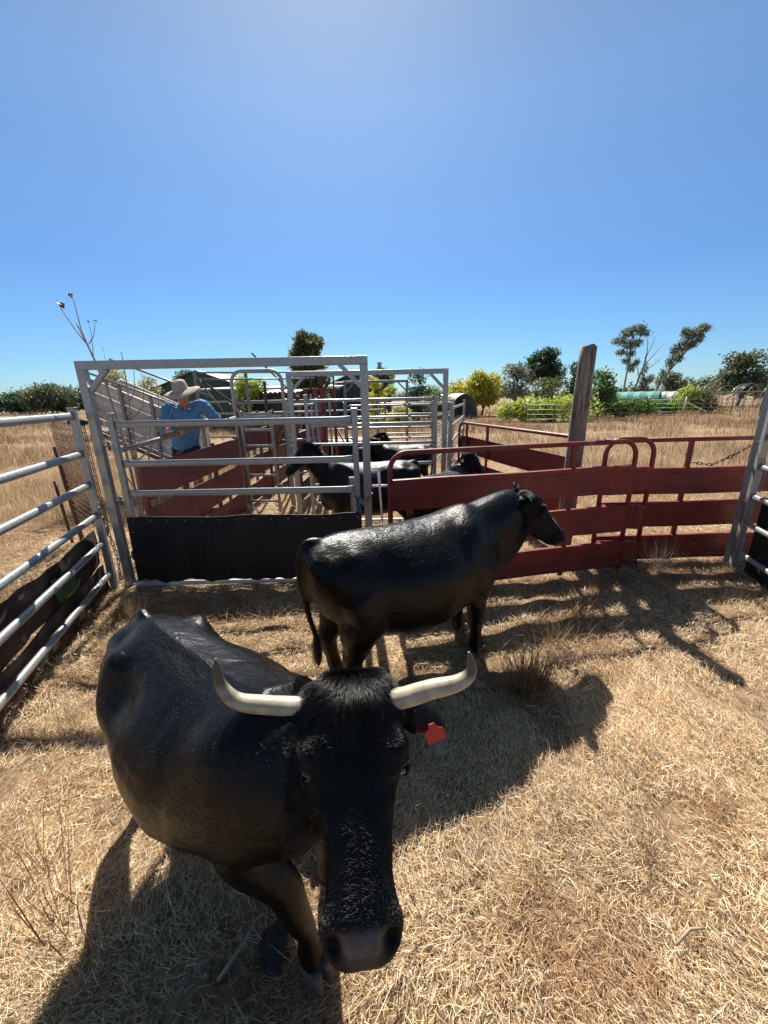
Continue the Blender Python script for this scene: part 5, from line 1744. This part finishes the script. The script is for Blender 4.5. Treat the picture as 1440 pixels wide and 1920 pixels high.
# distant tree line and low hills
def ridge(name, y, pts, mat, depth):
    """a real rise of ground: crest polyline x, z swept over some depth"""
    V, F = [], []
    n = len(pts)
    for k, (dy, s) in enumerate(((-depth, 0), (-depth * .4, .75), (0, 1), (depth * .5, .7), (depth, 0))):
        for x, z in pts:
            V.append((x, y + dy, z * s - 1 * (s == 0)))
    F = [(k * n + i, k * n + i + 1, (k + 1) * n + i + 1, (k + 1) * n + i) for k in range(4) for i in range(n - 1)]
    m = MB(); m.add(V, F, True)
    return tag(part(name, m, mat), kind='structure')
HILL = simple('hazy wooded hill', [(.3, (.05, .075, .07)), (.7, (.09, .12, .105))], .06, .9, 0, 0)
rr = random.Random(5)
ridge('hills', 900, [(x, 7 + 6 * math.sin(x * .004 + 1) + 4 * math.sin(x * .011) + 12 * math.exp(-((x + 900) / 260) ** 2) + 8 * math.exp(-((x - 800) / 200) ** 2)) for x in range(-1500, 1501, 30)], HILL, 200)
L = []
for (n, x0, x1, y0, y1, hh) in ((7000, -170, -62, 120, 190, 7.5), (9000, -60, 260, 190, 240, 6.5)):
    bl = []
    for k in range(int((x1 - x0) / 3.2)):
        x = x0 + k * 3.2 + rr.uniform(-2, 2); y = rr.uniform(y0, y1); h = hh * rr.uniform(.45, 1)
        bl.append((x, y, h * .5, rr.uniform(3, 6), 4, h * .5))
    L.append(leaf_cloud(bl, n, .9, 'dark', 71, 0, .5))
off = len(L[0][0])
me = fast_mesh('treeline', np.concatenate([L[0][0], L[1][0]]), quads=np.concatenate([L[0][1], L[1][1] + off]), cols=np.concatenate([L[0][2], L[1][2]]), mat=LEAF)
o = bpy.data.objects.new('treeline', me); COL.objects.link(o); tag(o, 'far dark line of woodland along the horizon', kind='stuff')

# bare saplings behind the left corner
def sapling(label, base, stems, seed, leaves=()):
    t = thing('sapling', label, 'sapling', base, 'bare saplings behind the left corner')
    m = MB(); rr = random.Random(seed)
    b = Vector(base)
    for pts, r0 in stems:
        P = [b + Vector(p) for p in pts]
        k = len(P)
        m.tube(P, [r0 * 1.45 * (1 - .7 * i / (k - 1)) for i in range(k)], 6)
    part('stem', m, TWIG, t)
    for c, s in leaves:
        q = MB(); c = b + Vector(c)
        for k in range(3):
            d = Vector((rr.uniform(-1, 1), rr.uniform(-1, 1), rr.uniform(-1, .3))).normalized()
            e = d.cross(Vector((rr.uniform(-1, 1), rr.uniform(-1, 1), rr.uniform(-1, 1)))).normalized()
            f = d.cross(e) * .25
            q.add([c, c + d * s * .5 + e * s * .4 + f * s, c + d * s, c + d * s * .5 - e * s * .4 + f * s], [(0, 1, 2, 3)])
        part('dead_leaf', q, LEAFRUST, t)
    return t
LEAFRUST = simple('brown curled leaf', [(.3, (.16, .05, .03)), (.7, (.3, .12, .08))], 60, .6, 0, 0)
B0 = (-2.98, 4.55, 0)
sapling('tallest bare sapling with two brown leaves against the sky', B0, [
    ([(0, 0, 0), (-.02, 0, .8), (-.04, 0, 1.5), (-.10, 0, 2.1), (-.20, 0, 2.48), (-.26, -.02, 2.72)], .014),
    ([(-.20, 0, 2.48), (-.24, 0, 2.66), (-.25, 0, 2.92), (-.255, 0, 2.99)], .005),
    ([(-.20, 0, 2.50), (-.30, 0, 2.66), (-.39, 0, 2.84), (-.42, 0, 2.92)], .005),
    ([(-.19, 0, 2.52), (-.12, 0, 2.60), (-.07, 0, 2.74)], .004),
    ([(-.17, 0, 2.40), (-.14, 0, 2.62), (-.145, 0, 2.74)], .003),
    ([(-.13, 0, 2.2), (-.22, 0, 2.36)], .003), ([(-.1, 0, 2.1), (-.17, 0, 2.25)], .003), ([(-.09, 0, 2.05), (-.05, 0, 2.3), (-.05, 0, 2.46)], .003)], 1,
    [((-.42, 0, 2.94), .08), ((-.255, 0, 3.01), .05), ((-.07, 0, 2.75), .02), ((-.145, 0, 2.75), .02), ((-.05, 0, 2.47), .02)])
sapling('bare sapling with curved side branches right of the tallest one', (-3.07, 4.7, 0), [
    ([(0, 0, 0), (.02, 0, .8), (.08, 0, 1.4), (.12, 0, 2.0), (.14, 0, 2.42)], .012),
    ([(.05, 0, 1.2), (.25, 0, 1.35), (.42, 0, 1.62), (.46, 0, 1.95), (.47, 0, 2.12)], .007),
    ([(.06, 0, 1.3), (-.14, 0, 1.5), (-.2, 0, 1.9), (-.19, 0, 2.2)], .006),
    ([(.10, 0, 1.7), (.26, 0, 1.85), (.33, 0, 2.1), (.31, 0, 2.3)], .005),
    ([(.08, 0, 1.5), (.3, 0, 1.5), (.55, 0, 1.72), (.68, 0, 1.98)], .006),
    ([(.02, 0, .9), (.2, 0, 1.05), (.5, 0, 1.2), (.66, 0, 1.42)], .006),
    ([(0, 0, .8), (-.18, 0, 1.2), (-.24, 0, 1.7)], .006),
    ([(.11, 0, 1.9), (.2, 0, 2.02), (.24, 0, 2.25), (.22, 0, 2.34)], .004),
    ([(.3, 0, 1.5), (.42, 0, 1.46), (.62, 0, 1.5)], .004)], 2,
    [((.0, 0, 2.35), .05), ((.14, 0, 2.44), .02), ((.47, 0, 2.14), .02), ((.68, 0, 2.0), .02)])
sapling('low bare sapling in front of the loading ramp', (-3.0, 5.1, 0), [
    ([(0, 0, 0), (-.05, 0, .7), (-.1, 0, 1.2), (.0, 0, 1.6), (.1, 0, 1.95)], .010),
    ([(-.08, 0, 1.0), (-.3, 0, 1.25), (-.42, 0, 1.6)], .006),
    ([(-.1, 0, 1.2), (-.02, 0, 1.35), (-.2, 0, 1.7), (-.22, 0, 2.0)], .005)], 3)

# ------------------------------------------------------------------ sheds
def shed(label, x0, x1, y, dep, hw, hr, wall, roof, name='shed', gable=False, openings=()):
    t = thing(name, label, 'shed', ((x0 + x1) / 2, y, 0), 'farm sheds')
    m = MB()
    # ribbed walls as one shell
    xs = np.arange(x0, x1, .19)
    ring = [(x + (.0), y + (.02 if i % 2 else 0)) for i, x in enumerate(xs)] + [(x1, y), (x1, y + dep), (x0, y + dep)]
    n = len(ring)
    if gable:
        mid = (x0 + x1) / 2
        top = [(px_, py_, hw + (hr - hw) * (1 - abs(px_ - mid) / ((x1 - x0) / 2))) for px_, py_ in ring]
    else:
        top = [(px_, py_, hw) for px_, py_ in ring]
    m.add([(a, b, 0) for a, b in ring] + top, [(i, (i + 1) % n, (i + 1) % n + n, i + n) for i in range(n)])
    part('wall', m, wall, t)
    m = MB()
    if gable:
        mid = (x0 + x1) / 2
        for a, b, za, zb in ((x0 - .3, mid, hw - .12, hr), (mid, x1 + .3, hr, hw - .12)):
            m.add([(a, y - .25, za + .03), (b, y - .25, zb + .03), (b, y + dep + .25, zb + .03), (a, y + dep + .25, za + .03), (a, y - .25, za + .12), (b, y - .25, zb + .12), (b, y + dep + .25, zb + .12), (a, y + dep + .25, za + .12)],
                  [(3, 2, 1, 0), (4, 5, 6, 7), (0, 1, 5, 4), (1, 2, 6, 5), (2, 3, 7, 6), (3, 0, 4, 7)])
    else:
        m.add([(x0 - .3, y - .3, hw + .02), (x1 + .3, y - .3, hw + .02), (x1 + .3, y + dep + .3, hr), (x0 - .3, y + dep + .3, hr), (x0 - .3, y - .3, hw + .12), (x1 + .3, y - .3, hw + .12), (x1 + .3, y + dep + .3, hr + .1), (x0 - .3, y + dep + .3, hr + .1)],
              [(3, 2, 1, 0), (4, 5, 6, 7), (0, 1, 5, 4), (1, 2, 6, 5), (2, 3, 7, 6), (3, 0, 4, 7)])
    part('roof', m, roof, t)
    for (a, b, z0, z1) in openings:
        m = MB(); m.box(((a + b) / 2, y - .02, (z0 + z1) / 2), (b - a, .05, z1 - z0)); part('dark_opening', m, HOLLOW, t)  # dark slab painted in for the shade inside an open shed front
    return t
shed('dark green gabled shed behind the man', -19.2, -9.6, 32, 7, 2.4, 4.1, GREENTIN, GREENTIN, gable=True)
shed('long low green shed with a pale roof edge, seen through the hoop', -12.0, -3.0, 27, 6, 2.55, 2.9, GREENTIN, GREYTIN, openings=((-9, -6.5, 0, 2.2),))
shed('green shed with a dull red roof right of the crush', -3.6, .75, 30, 8, 2.9, 3.3, GREENTIN, ROOFRED)
shed('grey roofed shed peeping above the red roofed one', -4.6, -.6, 42, 7, 3.6, 4.5, GREENTIN, GREYTIN, gable=True)
m = MB(); m.tube([(-.15, 42.5, 3.8), (-.15, 42.5, 5.2)], .18, 10); m.box((-.15, 42.5, 5.3), (.5, .5, .12))
tag(part('flue_pipe', m, GREYTIN, loc=(-.15, 42.5, 3.8)), 'dark capped flue standing against the sky above the red roof', 'flue')
# corrugated lean-to edge, bright wavy
t = thing('lean_to', 'small lean-to with a wavy pale corrugated roof edge beyond the hoop', 'lean-to', (-3.3, 13.5, 0))
corr_sheet(t, (-3.95, 13.4, 2.14), (-3.95, 14.6, 2.22), (-2.75, 14.6, 2.22), (-2.75, 13.4, 2.14), 8, .03, TIN, 'roof')
for x in (-3.9, -3.3, -2.8):
    m = MB(); m.bar((x, 13.5, 0), (x, 13.5, 2.10), .09, .09); part('post', m, WOOD, t)
m = MB(); m.box((-3.35, 14.5, 1.08), (1.15, .05, 2.16)); part('back_wall', m, HOLLOW, t)

# ------------------------------------------------------------------ tunnels, hoops, shade house
def hoop_path(cx, cy, w_, h_, n=16, dx=0, dy=0):
    return [(cx - w_ * math.cos(PI * k / n), cy + dy * k / n, h_ * math.sin(PI * k / n) ** .8) for k in range(n + 1)]
x, y = 7.08, 34
t = thing('poly_tunnel', 'grey plastic covered tunnel with a dark arched opening', 'tunnel', (x, y, 0))
def tunnel_skin(cx, cy, w_, h_, dep, yaw, mat, name, parent, th=.03):
    m = MB(); vs = []; n = 16; K = 8
    for off_ in (0, th):
        for k in range(K + 1):
            for j in range(n + 1):
                a = PI * j / n
                rib = .03 * (1 if k % 2 else -1)
                px_, pz = -(w_ + rib - off_) * math.cos(a), (h_ + rib - off_) * math.sin(a) ** .8
                py_ = dep * k / K
                vs.append((cx + px_ * math.cos(yaw) - py_ * math.sin(yaw), cy + px_ * math.sin(yaw) + py_ * math.cos(yaw), pz))
    N1 = (K + 1) * (n + 1); fs = []
    for k in range(K):
        for j in range(n):
            q = (k * (n + 1) + j, k * (n + 1) + j + 1, (k + 1) * (n + 1) + j + 1, (k + 1) * (n + 1) + j)
            fs += [q, tuple(i + N1 for i in q[::-1])]
    for k in (0, K):
        for j in range(n):
            fs.append((k * (n + 1) + j, k * (n + 1) + j + 1, k * (n + 1) + j + 1 + N1, k * (n + 1) + j + N1))
    m.add(vs, fs)
    return part(name, m, mat, parent)
tunnel_skin(x, y, 1.5, 2.1, 7, R(28), PLASTIC, 'cover', t)
x, y = 34.66, 46
t = thing('shade_house', 'low shade house with turquoise cloth stretched over hoops', 'shade house', (x - 3, y, 0))
tunnel_skin(x - 2.6, y, 2.0, 1.95, 5, R(50), NET, 'cloth', t)
tunnel_skin(x + .5, y + 1, 1.4, 1.9, 4, R(30), PLASTIC, 'cover', t)
rr = random.Random(9)
x, y = 39.65, 44
t = thing('tunnel_frame', 'bare white hoops of an uncovered tunnel in front of the broad gum', 'tunnel frame', (x, y, 0))
for k in range(11):
    cx, cy = x - 3.2 + k * .62, y + 1.4 * math.sin(k)
    m = MB(); m.tube(hoop_path(cx, cy, 1.6 + .1 * math.sin(k * 2), 2.5 + .1 * math.cos(k), 16, 0, .6), .022, 6)
    part('hoop', m, GALV, t)
m = MB(); m.tube([(x - 5, y, 1.7), (x + 5, y + .5, 1.7)], .03, 6); part('purlin', m, WHITE, t)
x, y = 14.91, 37
t = thing('car', 'pale car parked among the bushes left of the dark pine', 'car', (x - .9, y, 0))
prof = [(-2.1, .35), (-2.12, .8), (-1.9, .98), (-1.1, 1.05), (-.6, 1.45), (.7, 1.5), (1.35, 1.05), (2.05, .92), (2.12, .6), (2.1, .35)]
def sweep_x(prof, w_, x0, y0, inset=0.0):
    m = MB(); n = len(prof)
    rows = []
    for k, s in ((-1, .94), (-.96, 1), (.96, 1), (1, .94)):
        rows.append([(x0 + px_ * s, y0 + k * w_ / 2 * (1 - inset * (pz > 1.1)), .35 + (pz - .35) * s) for px_, pz in prof])
    m.loft(rows)
    return m
part('body', sweep_x(prof, 1.7, x - .9, y), GREYTIN, t, .03)
for dx in (-1.3, 1.3):
    for dy in (-.8, .8):
        m = MB(); m.tube([(x - .9 + dx, y + dy - .1, .32), (x - .9 + dx, y + dy + .1, .32)], .32, 16); part('wheel', m, RUBBER, t)
m = MB(); m.add([(x - .9 - .95, y - .87, 1.08), (x - .9 - .55, y - .87, 1.38), (x - .9 + .65, y - .87, 1.42), (x - .9 + 1.1, y - .87, 1.08)], [(0, 3, 2, 1)]); part('window', m, RUBBER, t)

# paddock fences: posts with wires, each run a fence
def wire_fence(label, pts, step, h, group='wire fences around the paddock', r=.035, white=None, nw=4, mat=None):
    t = thing('wire_fence', label, 'fence', (pts[0][0], pts[0][1], 0), group)
    rr = random.Random(int(abs(pts[0][0]) * 7))
    for a, b in zip(pts, pts[1:]):
        L = math.hypot(b[0] - a[0], b[1] - a[1]); n = max(1, int(L / step))
        for k in range(n + 1):
            c = lerp(a, b, k / n); z = float(hgt(c[0], c[1]))
            m = MB(); m.tube([(c[0], c[1], z - .1), (c[0] + rr.uniform(-.05, .05), c[1], z + h * rr.uniform(.92, 1.1))], r, 6)
            part('post', m, mat or BARK, t)
        m = MB()
        for q in range(nw):
            z = h * (.25 + .7 * q / max(1, nw - 1))
            m.tube([(*a, z), (*lerp(a, b, .5), z - .02), (*b, z)], .006 + .00018 * max(a[1], 10), 4)
        part('wire', m, GALVD, t)
    return t
wire_fence('wire fence on dark posts along the left horizon', [(-50, 44), (-22, 36)], 2.6, 1.25)
wire_fence('second wire fence nearer the left portal post', [(-30, 34), (-14.5, 30)], 2.2, 1.2)
wire_fence('wire fence with thin posts in front of the vine hedge', [(9.5, 26), (16.5, 25.5)], 1.6, 1.3, r=.025)
wire_fence('wire fence running across the right side paddock', [(21.5, 32), (31, 30)], 1.9, 1.35)
wire_fence('farther wire fence at the right edge below the bare hoops', [(24, 38), (40, 40)], 1.8, 1.4)
x, y = 25.57, 33
t = thing('end_strainer', 'white angled strainer stay at the corner of the right paddock fence', 'strainer', (x, y, 0))
m = MB(); m.tube([(x - .5, y, 0), (x - .35, y, 1.45)], .05, 8); part('post', m, WHITE, t)
m = MB(); m.tube([(x - .35, y, 1.0), (x + 1.4, y - .1, .25)], .045, 8); part('stay', m, WHITE, t)
m = MB(); m.bar((x, y, 0), (x, y, 0), .1, .1)
